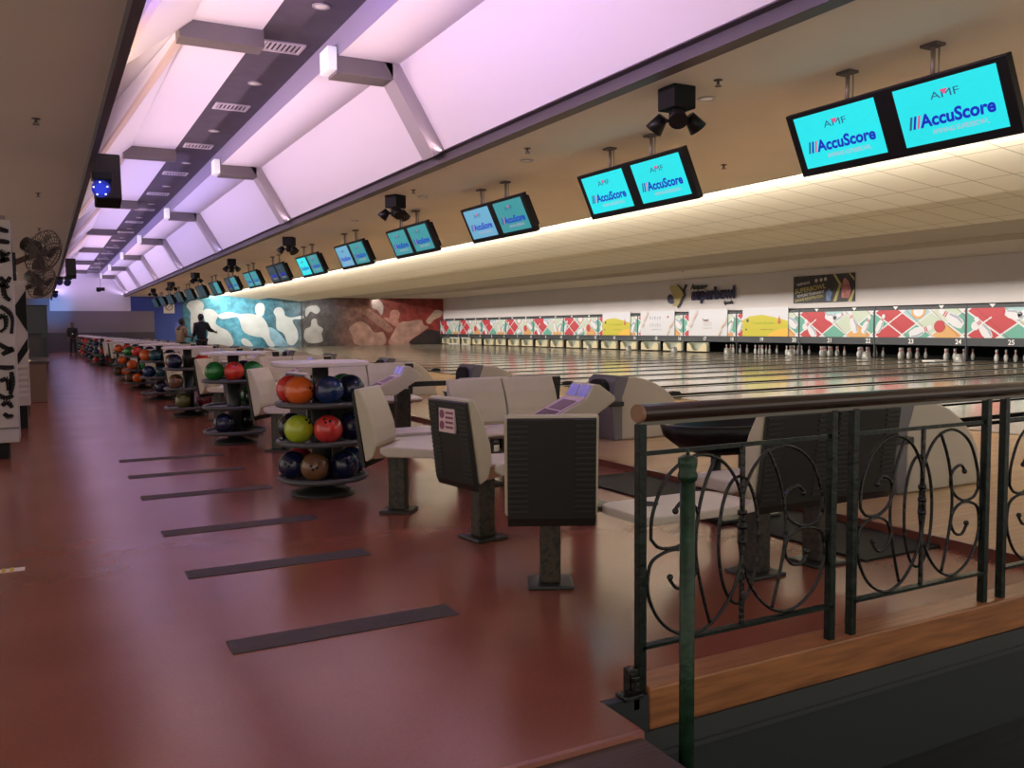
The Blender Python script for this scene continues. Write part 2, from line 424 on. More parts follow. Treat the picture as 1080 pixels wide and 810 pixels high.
# mural wall
def mural_mat():
    m = bpy.data.materials.new('mural_paint'); m.use_nodes = True
    nt = m.node_tree; b = nt.nodes['Principled BSDF']; N = nt.nodes.new; L = nt.links.new
    tc = N('ShaderNodeTexCoord'); sp = N('ShaderNodeSeparateXYZ'); L(tc.outputs['Object'], sp.inputs[0])
    mr = N('ShaderNodeMapRange'); mr.inputs['From Min'].default_value = 8; mr.inputs['From Max'].default_value = 26.5
    L(sp.outputs[0], mr.inputs['Value'])
    n0 = N('ShaderNodeTexNoise'); n0.inputs['Scale'].default_value = .9; n0.inputs['Detail'].default_value = 6
    L(tc.outputs['Object'], n0.inputs['Vector'])
    ad = N('ShaderNodeMath'); ad.operation = 'MULTIPLY_ADD'; ad.inputs[1].default_value = .10; L(n0.outputs['Fac'], ad.inputs[0]); L(mr.outputs[0], ad.inputs[2])
    r = N('ShaderNodeValToRGB'); L(ad.outputs[0], r.inputs[0])
    pts = [(.05, (.03, .14, .20)), (.14, (.05, .24, .34)), (.24, (.10, .36, .50)), (.34, (.04, .17, .24)), (.455, (.13, .20, .24)), (.475, (.10, .085, .08)),
           (.58, (.06, .045, .045)), (.66, (.20, .10, .08)), (.78, (.17, .045, .035)), (.90, (.22, .030, .022)), (1.0, (.26, .030, .022))]
    r.color_ramp.elements[0].position = pts[0][0]; r.color_ramp.elements[0].color = (*pts[0][1], 1)
    r.color_ramp.elements[1].position = pts[-1][0]; r.color_ramp.elements[1].color = (*pts[-1][1], 1)
    for p, c_ in pts[1:-1]:
        e = r.color_ramp.elements.new(p); e.color = (*c_, 1)
    n1 = N('ShaderNodeTexNoise'); n1.inputs['Scale'].default_value = 2.2; n1.inputs['Detail'].default_value = 8; n1.inputs['Roughness'].default_value = .7
    L(tc.outputs['Object'], n1.inputs['Vector'])
    mp = N('ShaderNodeMapRange'); mp.inputs['From Min'].default_value = .35; mp.inputs['From Max'].default_value = .65; mp.inputs['To Min'].default_value = .55; mp.inputs['To Max'].default_value = 1.45
    L(n1.outputs['Fac'], mp.inputs['Value'])
    mu = N('ShaderNodeVectorMath'); mu.operation = 'SCALE'; L(r.outputs[0], mu.inputs[0]); L(mp.outputs[0], mu.inputs['Scale'])
    L(mu.outputs[0], b.inputs['Base Color']); b.inputs['Roughness'].default_value = .6
    return m
mural = MB().box(8.0, 26.5, YEND - .05, YEND + .05, -.3, 3.45).build('wall_mural', mural_mat())
struct(mural)
def mural_blob(px, name, m, label, off):
    pts = [on_y(x, y, YEND - .05) for x, y in px]
    # smooth closed outline (Catmull-Rom)
    n = len(pts); out = []
    for i in range(n):
        p0, p1, p2, p3 = pts[i-1], pts[i], pts[(i+1) % n], pts[(i+2) % n]
        for s in range(4):
            t = s / 4
            out.append(tuple(.5 * (2*p1[j] + (p2[j]-p0[j])*t + (2*p0[j]-5*p1[j]+4*p2[j]-p3[j])*t*t + (3*p1[j]-p0[j]-3*p2[j]+p3[j])*t**3) for j in (0, 1)))
    o = MB().poly([(x, YEND - .052 - off, z) for x, z in out]).build(name, m, mural)
    return o
M_mw = mat('mural_white_figure', (.62, .66, .66), .6, var=.12, scale=1.2)
M_mk = mat('mural_pink_figure', (.42, .24, .19), .6, var=.35, scale=1.5)
M_mb = mat('mural_pale_blue_paint', (.25, .45, .58), .6, var=.3, scale=1.5)
M_mg = mat('mural_grey_figure', (.40, .38, .35), .6, var=.2, scale=1.5)
M_md = mat('mural_dark_paint', (.03, .02, .02), .6, var=.3, scale=1.5)
def blob180(pts): return [(180 + x / 7.2, 305 + y / 7.2) for x, y in pts]
def blob310(pts): return [(310 + x / 6.353, 305 + y / 6.353) for x, y in pts]
mural_blob(blob180([(120,125),(160,85),(215,82),(250,115),(245,165),(235,240),(225,330),(160,335),(150,230),(150,175)]), 'painted_bowler', mat('mural_grey_white', (.50, .52, .50), .6, var=.1), '', .004)
mural_blob(blob180([(245,165),(300,150),(345,175),(360,200),(345,235),(345,265),(380,290),(430,315),(465,365),(465,430),(285,430),(285,320),(262,250)]), 'painted_bowler', M_mw, '', .008)
mural_blob(blob180([(360,195),(440,172),(520,188),(600,185),(680,205),(715,235),(745,300),(755,370),(790,430),(745,432),(700,370),(640,360),(570,335),(540,300),(510,215),(440,222),(380,225)]), 'painted_bowler', M_mw, '', .012)
mural_blob(blob180([(640,140),(660,108),(700,110),(715,150),(700,200),(665,210),(645,180)]), 'painted_head', M_mw, '', .016)
mural_blob(blob180([(690,300),(760,290),(820,330),(860,380),(895,430),(800,432),(745,420),(720,350)]), 'painted_lane_light', M_mb, '', .006)
mural_blob(blob180([(780,175),(800,142),(840,140),(862,170),(870,200),(920,215),(1000,200),(1000,225),(925,235),(960,310),(965,380),(930,425),(890,415),(860,340),(805,300),(800,215)]), 'painted_bowler', M_mw, '', .010)
mural_blob(blob180([(535,385),(560,372),(600,395),(625,432),(575,432),(545,415)]), 'painted_shoe', M_mw, '', .014)
mural_blob(blob310([(70,330),(75,270),(110,250),(120,205),(150,200),(160,240),(195,265),(185,300),(190,350),(110,362)]), 'painted_bowler', M_mg, '', .006)
mural_blob(blob310([(75,160),(90,120),(150,110),(175,140),(150,165),(110,150),(85,185)]), 'painted_ball_trail', M_mg, '', .008)
mural_blob(blob310([(520,80),(550,65),(585,85),(600,125),(585,175),(560,140),(525,125)]), 'painted_head', mat('mural_grey_pink', (.34, .27, .24), .6, var=.2), '', .010)
mural_blob(blob310([(370,260),(440,215),(500,245),(540,290),(600,290),(605,370),(420,372),(390,310)]), 'painted_bowler', M_mk, '', .006)
mural_blob(blob310([(640,370),(660,300),(710,225),(770,215),(850,205),(870,240),(900,255),(840,300),(775,345),(770,372)]), 'painted_forearm', M_mk, '', .010)
mural_blob(blob310([(885,215),(905,185),(950,140),(995,150),(985,180),(940,205),(910,235)]), 'painted_hand', mat('mural_hand', (.46, .32, .24), .6, var=.2), '', .012)
mural_blob(blob310([(400,95),(460,100),(530,150),(600,200),(660,260),(640,290),(560,240),(470,170),(410,140)]), 'painted_shoulder', mat('mural_brown_pink', (.26, .13, .10), .6, var=.3), '', .004)
mural_blob(blob310([(640,190),(650,145),(690,140),(710,165),(700,210),(720,250),(680,250),(600,195),(620,190)]), 'painted_fingers', mat('mural_finger', (.40, .18, .14), .6, var=.3), '', .008)
mural_blob(blob310([(790,368),(790,340),(850,300),(900,270),(960,280),(1028,300),(1028,368)]), 'painted_shadow', M_md, '', .014)
struct(MB().box(15.68, 15.76, YEND - .09, YEND - .04, -.1, 3.25).build('trim_10', mat('dark_seam', (.06, .05, .05), .5)))
# pale block above the mural between bays, no-smoking sign on blue wall
s = empty('no_smoking_sign', (7.2, YEND - .04, 2.32))
MB().box(-.33, .33, -.01, 0, 0, .72).build('sign_board', M_white, s, bevel=.01)
ring = [(.20 * math.cos(2*PI*i/24), -.02, .40 + .20 * math.sin(2*PI*i/24)) for i in range(24)]
MB().tube(ring, .022, 6, True).box(-.15, .15, -.028, -.016, .385, .415, M=Matrix.Translation((0, 0, .4)) @ Matrix.Rotation(R_(-45), 4, 'Y') @ Matrix.Translation((0, 0, -.4))).build('prohibition_ring', mat('sign_dark', (.10, .05, .06), .5), s)
tag(s, 'small white square no smoking sign on the blue wall section', 'sign')

# cross beams of the cove
bl = MB(); br_ = MB(); bs_ = MB()
for y0 in YB:
    bl.box(1.50, 2.45, y0 - .16, y0 + .16, 4.60, 4.80)
    br_.box(3.20, 3.90, y0 - .58, y0 - .22, 4.30, 4.52)
    d = Vector((4.56 - 3.97, 0, 3.50 - 4.50)); L_ = d.length
    Mx = Matrix.Translation((3.97, y0 - .40, 4.50)) @ Matrix.Rotation(math.atan2(1.0, .59), 4, 'Y')
    bs_.box(-.10, L_, -.18, .18, -.15, .17, M=Mx)
struct(bl.build('trim_11', M_grey)); struct(br_.build('trim_12', M_grey)); struct(bs_.build('trim_14', mat('lit_beam_grey', (.42, .385, .385), .4)))  # sloped lengths given a lighter grey to imitate their lit faces
for i, y0 in enumerate(YB[:8]):
    if y0 < 5: continue
    o = MB().box(3.09, 3.20, y0 - .58, y0 - .24, 4.33, 4.60).build('beam_end_box', [mat('white_glow_box', (.85, .85, .85), .4, emit=(1, .93, .97), estr=.4)], bevel=.01)  # white box at the beam end with a faint emission of its own
    tag(o, 'glowing white square box on the %s cove cross beam' % (nth(i - 1, 'lit')).replace('lit', '').strip(), 'lamp', 'glowing boxes on the cove cross beams')
    o['label'] = 'glowing white square box on the end of the %s cove cross beam' % ('nearest' if i == 1 else ORD[i-1])

# floor strips and tape
M_tape = mat('dark_grip_tape', (.060, .045, .040), .75, var=.15, scale=30)
for i, y0 in enumerate([3.47, 4.65, 5.70, 7.02, 8.10, 9.15]):
    w_ = .16
    o = MB().box(.61, 1.58, y0, y0 + w_, 0, .004).build('grip_strip', M_tape)
    o.rotation_euler = (0, 0, 0)
    tag(o, '%s dark grip tape strip across the red floor' % ('nearest' if i == 0 else ORD[i] + ' nearest'), 'floor strip', 'grip strips across the walkway')
o = MB().box(-.27, -.13, 5.27, 5.34, 0, .003).box(-.24, -.22, 5.265, 5.345, .003, .005, 1).box(-.20, -.18, 5.265, 5.345, .003, .005, 1).build('tape_marker', [M_white, mat('yellow_tape', (.6, .42, .05), .5)])
tag(o, 'small white and yellow tape marker stuck on the red floor', 'floor marker')

# ceiling vents and downlights on the dark strip
vent = empty('ceiling_vent', (2.78, 11.25, 4.80))
f = MB()
for a in ((-.26, .26, -.20, -.16), (-.26, .26, .16, .20), (-.26, -.22, -.16, .16), (.22, .26, -.16, .16)): f.box(a[0], a[1], a[2], a[3], -.02, 0)
f.build('frame', mat('vent_frame', (.60, .56, .58), .5), vent)
g = MB()
for i in range(7):
    g.box(-.20 + .06 * i, -.17 + .06 * i, -.16, .16, -.012, .002)
g.build('louvre', mat('vent_louvre', (.50, .46, .50), .5), vent)
MB().box(-.22, .22, -.16, .16, -.003, .001).build('duct', M_matte, vent)
for i in range(15):
    v = vent if i == 0 else copy_tree(vent)
    v.location = (2.78, 11.25 + 3.34 * i - 3.34 * 0, 4.80)
    tag(v, 'white square air vent in the charcoal ceiling strip, %s from the camera' % ('first' if i == 0 else ORD[i]), 'ceiling vent', 'air vents in the charcoal strip')
dl = empty('downlight', (2.83, 9.66, 4.80))
MB().lathe([(.10, 0), (.10, -.012), (.075, -.016), (.07, .0)], 24).build('rim', mat('downlight_rim', (.45, .42, .44), .3, .5), dl)
MB().lathe([(.066, -.012), (.066, .0)], 20).build('lens', mat('downlight_lens', (.5, .46, .42), .3, emit=(1, .85, .7), estr=.15), dl)
for i in range(14):
    v = dl if i == 0 else copy_tree(dl)
    v.location = (2.83, 9.66 + 3.4 * i, 4.80)
    tag(v, 'round downlight in the charcoal ceiling strip, %s from the camera' % ('first' if i == 0 else ORD[i]), 'downlight', 'downlights in the charcoal strip')

# sprinklers
sp = empty('sprinkler_head', (0, 9.16, 3.2))
MB().lathe([(.04, 0), (.04, -.006), (.012, -.01), (.012, -.035), (.004, -.04)], 12).build('body', mat('sprinkler_metal', (.10, .085, .08), .4, .4), sp)
MB().lathe([(.030, -.052), (.030, -.056)], 12).cyl((.012, 0, -.03), (.022, 0, -.053), .003, 6).cyl((-.012, 0, -.03), (-.022, 0, -.053), .003, 6).build('deflector', MATS['sprinkler_metal'], sp)
SPR = [((.02, 9.2, 3.2), 'on the brown left ceiling, first from the camera'), ((.02, 14.1, 3.2), 'on the brown left ceiling, second from the camera'),
       ((.02, 18.9, 3.2), 'on the brown left ceiling, third from the camera'),
       ((5.22, 5.95, 3.38), 'on the beige ceiling right of the nearest spotlight cluster'), ((5.15, 9.2, 3.38), 'on the beige ceiling above the second monitor pair'),
       ((5.1, 12.7, 3.38), 'on the beige ceiling above the third monitor pair'), ((8.0, 9.0, 3.38), 'on the beige ceiling near the tiled edge')]
for (px_, py_, t_) in ((1004, 258, 'right of the poster'), (906, 267.5, 'above the poster right edge'), (830, 276, 'above the logo and poster gap'), (720, 287, 'above the wall logo')):
    d_ = ray(px_, py_); t0 = (3.345 - CAMZ) / d_[2]
    SPR.append(((d_[0] * t0, d_[1] * t0, 3.39), 'on the far lane ceiling ' + t_))
for i, (p, t) in enumerate(SPR):
    v = sp if i == 0 else copy_tree(sp); v.location = p
    tag(v, 'small fire sprinkler ' + t, 'sprinkler', 'ceiling sprinklers')
rd = empty('recessed_light', (5.54, 6.47, 3.38))
MB().lathe([(.085, 0), (.085, -.01), (.06, -.012), (.06, 0)], 20).build('rim', MATS['downlight_rim'], rd)
MB().lathe([(.055, -.008), (.055, 0)], 16).build('bulb', MATS['downlight_lens'], rd)
for i, (p, t) in enumerate([((5.54, 6.47, 3.38), 'first'), ((5.5, 9.85, 3.38), 'second'), ((5.5, 13.3, 3.38), 'third'), ((5.5, 16.8, 3.38), 'fourth')]):
    v = rd if i == 0 else copy_tree(rd); v.location = p
    tag(v, 'round recessed light in the beige ceiling, %s from the camera' % t, 'recessed light', 'recessed lights in the beige ceiling')
o = MB().box(-.10, .10, -.012, .012, -.02, 0).build('ceiling_slot', MATS['sprinkler_metal']); o.location = (7.1, 10.64, 3.38)
tag(o, 'small dark slot plate on the beige ceiling beside the second monitor pair', 'ceiling plate')

# ================================================================== LANES
YAW = .032
MASKX = 26.0
def ymask(n): return 17.88 + (24.5 - n) * PITCH / 2       # centre of lane n at the masks
lane0 = None
LX0 = 9.35
LLEN = 17.9
def make_lane():
    root = empty('bowling_lane')
    MB().box(0, LLEN - (0), -.533, .533, -.20, .05).build('lane_bed', M_lane, root)
    for s in (-1, 1):
        a, b = .535, .832
        prof = [(s * a, .044), (s * (a + .012), -.06), (s * (a + .13), -.12), (s * (b - .012), -.06), (s * b, .036), (s * b, -.16), (s * a, -.16)]
        MB().prism(prof, 'x', 0, LLEN, M=None).build('gutter', M_gutter, root)
    MB().box(0, LLEN, .834, .916, .0, .042).build('division_cap', M_cap, root)
    mk = MB()
    for i in range(7):
        y = (i - 3) * .13; x = 4.4 - abs(i - 3) * .18
        mk.poly([(x, y - .02, .0515), (x + .14, y, .0515), (x, y + .02, .0515)])
    for y in (-.42, -.33, -.24, .24, .33, .42, -.1, .1):
        mk.lathe([(.012, .0505), (.012, .0515)], 8, c=(2.0, y, 0))
    mk.build('arrow_marks', mat('lane_mark', (.05, .03, .02), .4), root)
    return root
for n in range(1, 33):
    lane = make_lane() if n == 1 else copy_tree(lane0)
    if n == 1: lane0 = lane
    y = ymask(n) - YAW * (MASKX - LX0)
    lane.location = (LX0, y, 0); lane.rotation_euler = (0, 0, math.atan(YAW))
    tag(lane, 'glossy wooden bowling lane ending under mask number %s' % NUMW[min(n, 26)], 'bowling lane', 'bowling lanes side by side')
    if n > 25: lane['label'] = 'glossy wooden bowling lane, %s one nearer the camera than lane twenty five' % ('first' if n == 26 else ORD[n - 26])
for ch in list(lane0.children):
    if ch.name.startswith('division_cap'): bpy.data.objects.remove(ch)
# foul line
struct(MB().box(9.30, 9.345, 2.42, YEND, .05, .054).build('trim_13', mat('foul_line', (.02, .02, .02), .4)))
# foul line detectors
fd = empty('foul_detector')
MB().prism([(-.16, .05), (-.14, .10), (-.04, .125), (.10, .115), (.16, .05)], 'y', -.05, .05).build('housing', M_black, fd, bevel=.01)
MB().box(-.165, -.13, -.03, .03, .06, .085).build('lens', mat('lens_grey', (.4, .4, .38), .2), fd)
for i in range(0, 14):
    n = 28 - i
    v = fd if i == 0 else copy_tree(fd)
    v.location = (9.66, ymask(n) - PITCH / 4 + PITCH/2 - YAW * (MASKX - 9.66) , .01)
    tag(v, 'low black foul line detector at the head of the lanes, %s from the camera' % ('first' if i == 0 else ORD[i]), 'foul detector', 'foul line detectors')

# ------------------------------------------------------------------ masks
PAL = {'red': (.46, .040, .050), 'teal': (.12, .36, .28), 'sky': (.32, .52, .54), 'mint': (.50, .58, .46), 'orange': (.62, .34, .12), 'cream': (.62, .58, .48),
       'white': (.66, .66, .68), 'grey': (.34, .37, .44), 'dred': (.22, .02, .03)}
PM = [mat('mask_' + k, v, .45) for k, v in PAL.items()]; PI_ = {k: i for i, k in enumerate(PAL)}
def clip(poly, x0, x1, y0, y1):
    def cut(P, f, inter):
        out = []
        for i in range(len(P)):
            a, b = P[i-1], P[i]
            if f(a) != f(b): out.append(inter(a, b))
            if f(b): out.append(b)
        return out
    for ax, v, s in ((0, x0, 1), (0, x1, -1), (1, y0, 1), (1, y1, -1)):
        if not poly: return poly
        f = lambda p: s * (p[ax] - v) >= 0
        def inter(a, b):
            t = (v - a[ax]) / (b[ax] - a[ax]); return (a[0] + (b[0]-a[0])*t, a[1] + (b[1]-a[1])*t)
        poly = cut(poly, f, inter)
    return poly
W = 3.44; ZB, ZT = .80, 1.74
def art_layers(mirror):
    L = []
    def add(poly, c, d):
        if mirror: poly = [(W - x, y) for x, y in poly]
        p = clip(poly, 0, W, ZB, ZT)
        if len(p) > 2: L.append((p, c, d))
    def dia(cx, cy, rx, ry, c, d=.004): add([(cx - rx, cy), (cx, cy - ry), (cx + rx, cy), (cx, cy + ry)], c, d)
    add([(0, ZB), (W, ZB), (W, ZT), (0, ZT)], 'white', 0)
    cy = 1.27; rx, ry = .56, .37
    seq = [['red', 'red', 'sky', 'mint', 'red', 'red', 'cream', 'red', 'red'], ['teal', 'red', 'mint', 'teal', 'sky', 'red', 'teal', 'sky', 'teal'],
           ['red', 'red', 'teal', 'orange', 'red', 'orange', 'mint', 'red', 'red']]
    for j in range(9):
        x = j * 1.12 - .56
        dia(x + .56, cy, rx - .035, ry - .022, seq[1][j])
        dia(x, cy + .385, rx - .035, ry - .022, seq[0][j]); dia(x, cy - .385, rx - .035, ry - .022, seq[2][j])
    for j in range(4):   # thin red argyle lines
        x = .3 + j * .95
        add([(x, ZT), (x + .02, ZT), (x + 1.1, ZB), (x + 1.08, ZB)], 'dred', .008)
    def pin(cx, cy, ang, s):
        prof = [(-.5, .10), (-.40, .155), (-.2, .19), (0, .165), (.18, .09), (.26, .07), (.36, .095), (.45, .085), (.5, .03)]
        pts = [(a, b) for a, b in prof] + [(a, -b) for a, b in prof[::-1]]
        ca, sa = math.cos(ang), math.sin(ang)
        f = lambda p: (cx + s * (p[0]*ca - p[1]*sa), cy + s * (p[0]*sa + p[1]*ca))
        add([f(p) for p in pts], 'white', .012)
        add([f(p) for p in ((-.45, -.10), (-.2, -.18), (.1, -.11), (.1, -.05), (-.2, -.09), (-.45, -.05))], 'grey', .016)
        for q in (.17, .245): add([f(p) for p in ((q, -.09), (q + .04, -.085), (q + .04, .085), (q, .09))], 'red', .018)
    def disc(cx, cy, r, c, d=.014): add([(cx + r * math.cos(2*PI*i/16), cy + r * math.sin(2*PI*i/16)) for i in range(16)], c, d)
    pin(.55, 1.12, R_(128), .85); disc(1.02, 1.62, .25, 'red'); pin(1.40, 1.55, R_(168), .8); pin(2.55, 1.35, R_(110), .85)
    disc(.30, 1.18, .14, 'white'); pin(1.95, 1.58, R_(20), .6); pin(3.15, 1.25, R_(63), .7)
    return L
def art_layers_b(mirror):
    L = art_layers(mirror)
    out = [l for l in L if l[2] < .010]
    def add(poly, c, d):
        if mirror: poly = [(W - x, y) for x, y in poly]
        p = clip(poly, 0, W, ZB, ZT)
        if len(p) > 2: out.append((p, c, d))
    def disc(cx, cy, r, c, d=.014, n=18): add([(cx + r * math.cos(2*PI*i/n), cy + r * math.sin(2*PI*i/n)) for i in range(n)], c, d)
    def pin(cx, cy, ang, s):
        prof = [(-.5, .10), (-.40, .155), (-.2, .19), (0, .165), (.18, .09), (.26, .07), (.36, .095), (.45, .085), (.5, .03)]
        pts = prof + [(a, -b) for a, b in prof[::-1]]
        ca, sa = math.cos(ang), math.sin(ang)
        f = lambda p: (cx + s * (p[0]*ca - p[1]*sa), cy + s * (p[0]*sa + p[1]*ca))
        add([f(p) for p in pts], 'white', .012); add([f(p) for p in ((-.45, -.10), (-.2, -.18), (.1, -.11), (.1, -.05), (-.2, -.09), (-.45, -.05))], 'grey', .016)
        for q in (.17, .245): add([f(p) for p in ((q, -.09), (q + .04, -.085), (q + .04, .085), (q, .09))], 'red', .018)
    disc(1.75, 1.70, .28, 'orange', .010); disc(1.75, 1.70, .20, 'white', .012)
    pin(2.95, 1.45, R_(148), 1.0); disc(2.55, 1.17, .20, 'red', .02); pin(1.85, 1.02, R_(18), .9); pin(.25, 1.28, R_(65), .7)
    return out
def art_mesh(layers):
    m = MB()
    for p, c_, d in layers:
        m.poly([(-d, -x, z) for x, z in p], PI_[c_])
    return m
M_frame = mat('mask_frame_black', (.028, .032, .038), .4)
M_num = mat('number_white', (.75, .75, .72), .5)
MFACE = Matrix(((0, 0, -1, 0), (-1, 0, 0, 0), (0, 1, 0, 0), (0, 0, 0, 1)))   # text on a wall facing -X: right is -Y
# check: local x -> (0,-1,0), local y -> (0,0,1), local z -> (-1,0,0)
artA = artB = None
for k in range(16):
    nL = 1 + 2 * k                                    # lanes nL, nL+1
    yl = ymask(nL) + PITCH / 4; yc = yl - PITCH / 2
    root = empty('masking_unit', (MASKX, yl, 0))
    f = MB().box(0, .10, -PITCH + .003, -.001, .545, ZB).box(0, .10, -PITCH + .003, -.001, ZT, 1.85).box(-.015, .08, -.045, -.001, .066, 1.85).box(.005, .10, -PITCH + .003, -.001, ZB, ZT)
    f.build('frame', M_frame, root)
    a = art_mesh(art_layers(False) if k % 2 == 0 else art_layers_b(False)).build('artwork', PM, root); a.location = (-.003, -.03, 0)
    t = MB()
    for q in (.25, .75):
        t.poly([(-.006, -PITCH * q - .10 + .2, 1.86), (-.006, -PITCH * q - .10, 1.86), (-.006, -PITCH * q, 1.75)])
    t.build('arrow_marker', M_num, root)
    for j, n in enumerate((nL, nL + 1)):
        T = Matrix.Translation((-.012, -(j + 1) * PITCH / 2 + .24, .672)) @ MFACE
        text(str(n), 'lane_number', M_num, root, T, h=.16, bold=.02)
    d = MB().box(-.002, .02, -PITCH / 2 - .012, -PITCH / 2 + .012, ZB, ZT); d.build('panel_seam', M_frame, root)
    tag(root, 'masking panel above lanes %s and %s with argyle pins artwork' % (NUMW[min(nL, 26)], NUMW[min(nL + 1, 26)]), 'masking panel', 'masking panels over the pins')
    if nL > 25: root['label'] = 'argyle masking panel, %s pair nearer than the one numbered twenty five' % ('first' if nL == 27 else 'second' if nL == 29 else 'third')
# sponsor banners
def banner(name, x0, x1, cat, label, kind):
    (y0, _), (y1, _) = on_x(x0, 340, MASKX - .06), on_x(x1, 340, MASKX - .06)
    w_ = y0 - y1
    root = empty(name, (MASKX - .06, y0, 0))
    zb, zt_ = .80, 1.97
    MB().box(0, .035, -w_, 0, zb, zt_).build('sheet', mat('banner_white', (.60, .60, .63), .5), root)
    if kind == 'yellow':
        pts = [(0, zb), (w_, zb), (w_, 1.42), (w_ * .75, 1.55), (w_ * .45, 1.68), (w_ * .15, 1.62), (0, 1.45)]
        MB().poly([(-.004, -x, z) for x, z in pts]).build('yellow_field', mat('banner_yellow', (.50, .45, .03), .5), root)
        pts = [(w_ * .55, zb), (w_, zb), (w_, 1.12), (w_ * .85, 1.10), (w_ * .68, .98)]
        MB().poly([(-.008, -x, z) for x, z in pts]).build('orange_fan', mat('banner_orange', (.75, .42, .05), .5), root)
        text('Fresh Buddy', 'headline', mat('banner_green', (.30, .42, .03), .5), root, Matrix.Translation((-.012, -w_ * .48, 1.33)) @ MFACE, w=w_ * .45, h=.13, bold=.01)
        text('superbowl ipoh', 'tagline', mat('banner_olive', (.16, .14, .03), .5), root, Matrix.Translation((-.012, -w_ * .55, 1.08)) @ MFACE, w=w_ * .28, h=.07)
        e = MB()
        e.poly([(-.010, -(w_ * .82 + dx), z) for dx, z in ((-.10, 1.36), (-.04, 1.50), (0, 1.66), (.04, 1.50), (.10, 1.36), (0, 1.28))])
        e.build('crest', mat('banner_red', (.50, .12, .06), .5), root)
        MB().lathe([(.07, 0), (.07, .004)], 14, M=Matrix.Translation((-.012, -w_ * .12, 1.45)) @ Matrix.Rotation(R_(90), 4, 'Y')).lathe([(.045, 0), (.045, .004)], 14, M=Matrix.Translation((-.012, -w_ * .09, 1.08)) @ Matrix.Rotation(R_(90), 4, 'Y')).build('badge', mat('banner_dark', (.06, .06, .08), .5), root)
    else:
        for s in (0, 1):
            for q, (mn, c_) in enumerate((('ribbon_cream', (.66, .58, .42)), ('ribbon_orange', (.60, .32, .16)), ('ribbon_black', (.03, .03, .03)))):
                pts = []
                for i in range(13):
                    t = i / 12
                    x = .02 + .50 * t + .05 * math.sin(t * 9) + q * .07; z = zb + .36 + .78 * t + .05 * math.sin(t * 7 + 1) - q * .03
                    if s: x = w_ - .58 + .50 * t + .05 * math.sin(t * 9) + q * .05 ; z = zb + .04 + .72 * t + .04 * math.sin(t * 7) - q * .03
                    pts.append((x, min(z, zt_ - .07)))
                th = .055 if q < 2 else .03
                up = [(-.004 - q * .003, -x, z + th) for x, z in pts]; dn = [(-.004 - q * .003, -x, z) for x, z in pts[::-1]]
                MB().poly(up + dn).build('ribbon', mat(mn, c_, .5), root)
        if kind == 'menu':
            for r_ in range(2):
                for c_ in range(5):
                    text('I' if (r_ + c_) % 2 else 'T', 'glyph', mat('banner_dark', (.06, .06, .08), .5), root, Matrix.Translation((-.012, -(w_ * .30 + c_ * .19), 1.62 - r_ * .33)) @ MFACE, h=.13)
            text('superbowl ipoh', 'tagline', MATS['banner_dark'], root, Matrix.Translation((-.012, -w_ * .48, 1.08)) @ MFACE, w=w_ * .3, h=.05)
            MB().lathe([(.06, 0), (.06, .004)], 14, M=Matrix.Translation((-.012, -w_ * .82, 1.68)) @ Matrix.Rotation(R_(90), 4, 'Y')).build('red_badge', mat('banner_red', (.50, .12, .06), .5), root)
        else:
            text('Tweak', 'headline', mat('banner_brown', (.22, .08, .05), .5), root, Matrix.Translation((-.012, -w_ * .45, 1.50)) @ MFACE, w=w_ * .17, h=.12, bold=.02)
            for z_ in (1.38, 1.28, 1.14): text('bowling & cafe', 'tagline', MATS['banner_brown'], root, Matrix.Translation((-.012, -w_ * .50, z_)) @ MFACE, w=w_ * .22, h=.045)
    tag(root, label, cat, 'sponsor banners on the masks')
banner('sponsor_banner', 635.5, 664.6, 'banner', 'yellow and white banner over lanes thirteen and fourteen, the smaller yellow one', 'yellow')
banner('sponsor_banner', 675.6, 711.2, 'banner', 'white ribbon banner with two rows of glyphs over lane fifteen', 'menu')
banner('sponsor_banner', 726.5, 766.8, 'banner', 'white ribbon banner with a short brown headline over lane seventeen', 'tweak')
banner('sponsor_banner', 783.2, 831, 'banner', 'yellow and white banner over lane nineteen, left of the argyle panels', 'yellow')

# wall logo
lg = empty('wall_logo', (XE - .14, 0, 0))
def lp(px, py): y, z = on_x(px, py, XE - .14); return (y, z)
def Lx(x, y): return lp(700 + x / 13.5, 290 + y / 13.5)
def flat(pts, name, m, d=0.0, th=.03, parent=lg):
    o = MB().prism([Lx(*p) for p in pts], 'x', -d - th, -d, ).build(name, m, parent); return o
flat([(55, 340), (65, 295), (95, 275), (120, 290), (150, 345), (150, 400), (125, 415), (85, 405), (62, 380)], 'ball', mat('logo_navy', (.02, .018, .07), .4))
flat([(100, 150), (160, 150), (210, 140), (290, 225), (295, 270), (205, 450), (130, 440), (160, 400), (150, 330), (130, 260), (95, 200)], 'gold_pin', mat('logo_gold', (.42, .33, .12), .4), .012)
flat([(195, 130), (215, 140), (285, 215), (320, 130), (345, 150), (305, 225), (320, 290), (215, 475), (200, 455), (300, 290), (280, 235)], 'stroke', mat('logo_black', (.015, .015, .02), .4), .03)
cA = lp(700 + 490/13.5, 290 + 190/13.5); cS = lp(700 + 680/13.5, 290 + 295/13.5); cI = lp(700 + 930/13.5, 290 + 395/13.5)
text('Ampang', 'wordmark_upper', MATS['logo_black'], lg, Matrix.Translation((-.06, cA[0] - .12, cA[1] + .04)) @ MFACE, w=1.15, h=.34, bold=.02, shear=.2, thick=.03)
text('superbowl', 'wordmark', MATS['logo_navy'], lg, Matrix.Translation((-.06, cS[0] - .14, cS[1] + .03)) @ MFACE, w=2.85, h=.72, bold=.05, thick=.03)
text('ipoh', 'wordmark_lower', MATS['logo_black'], lg, Matrix.Translation((-.03, cI[0], cI[1])) @ MFACE, w=.55, h=.22, bold=.02, thick=.03)
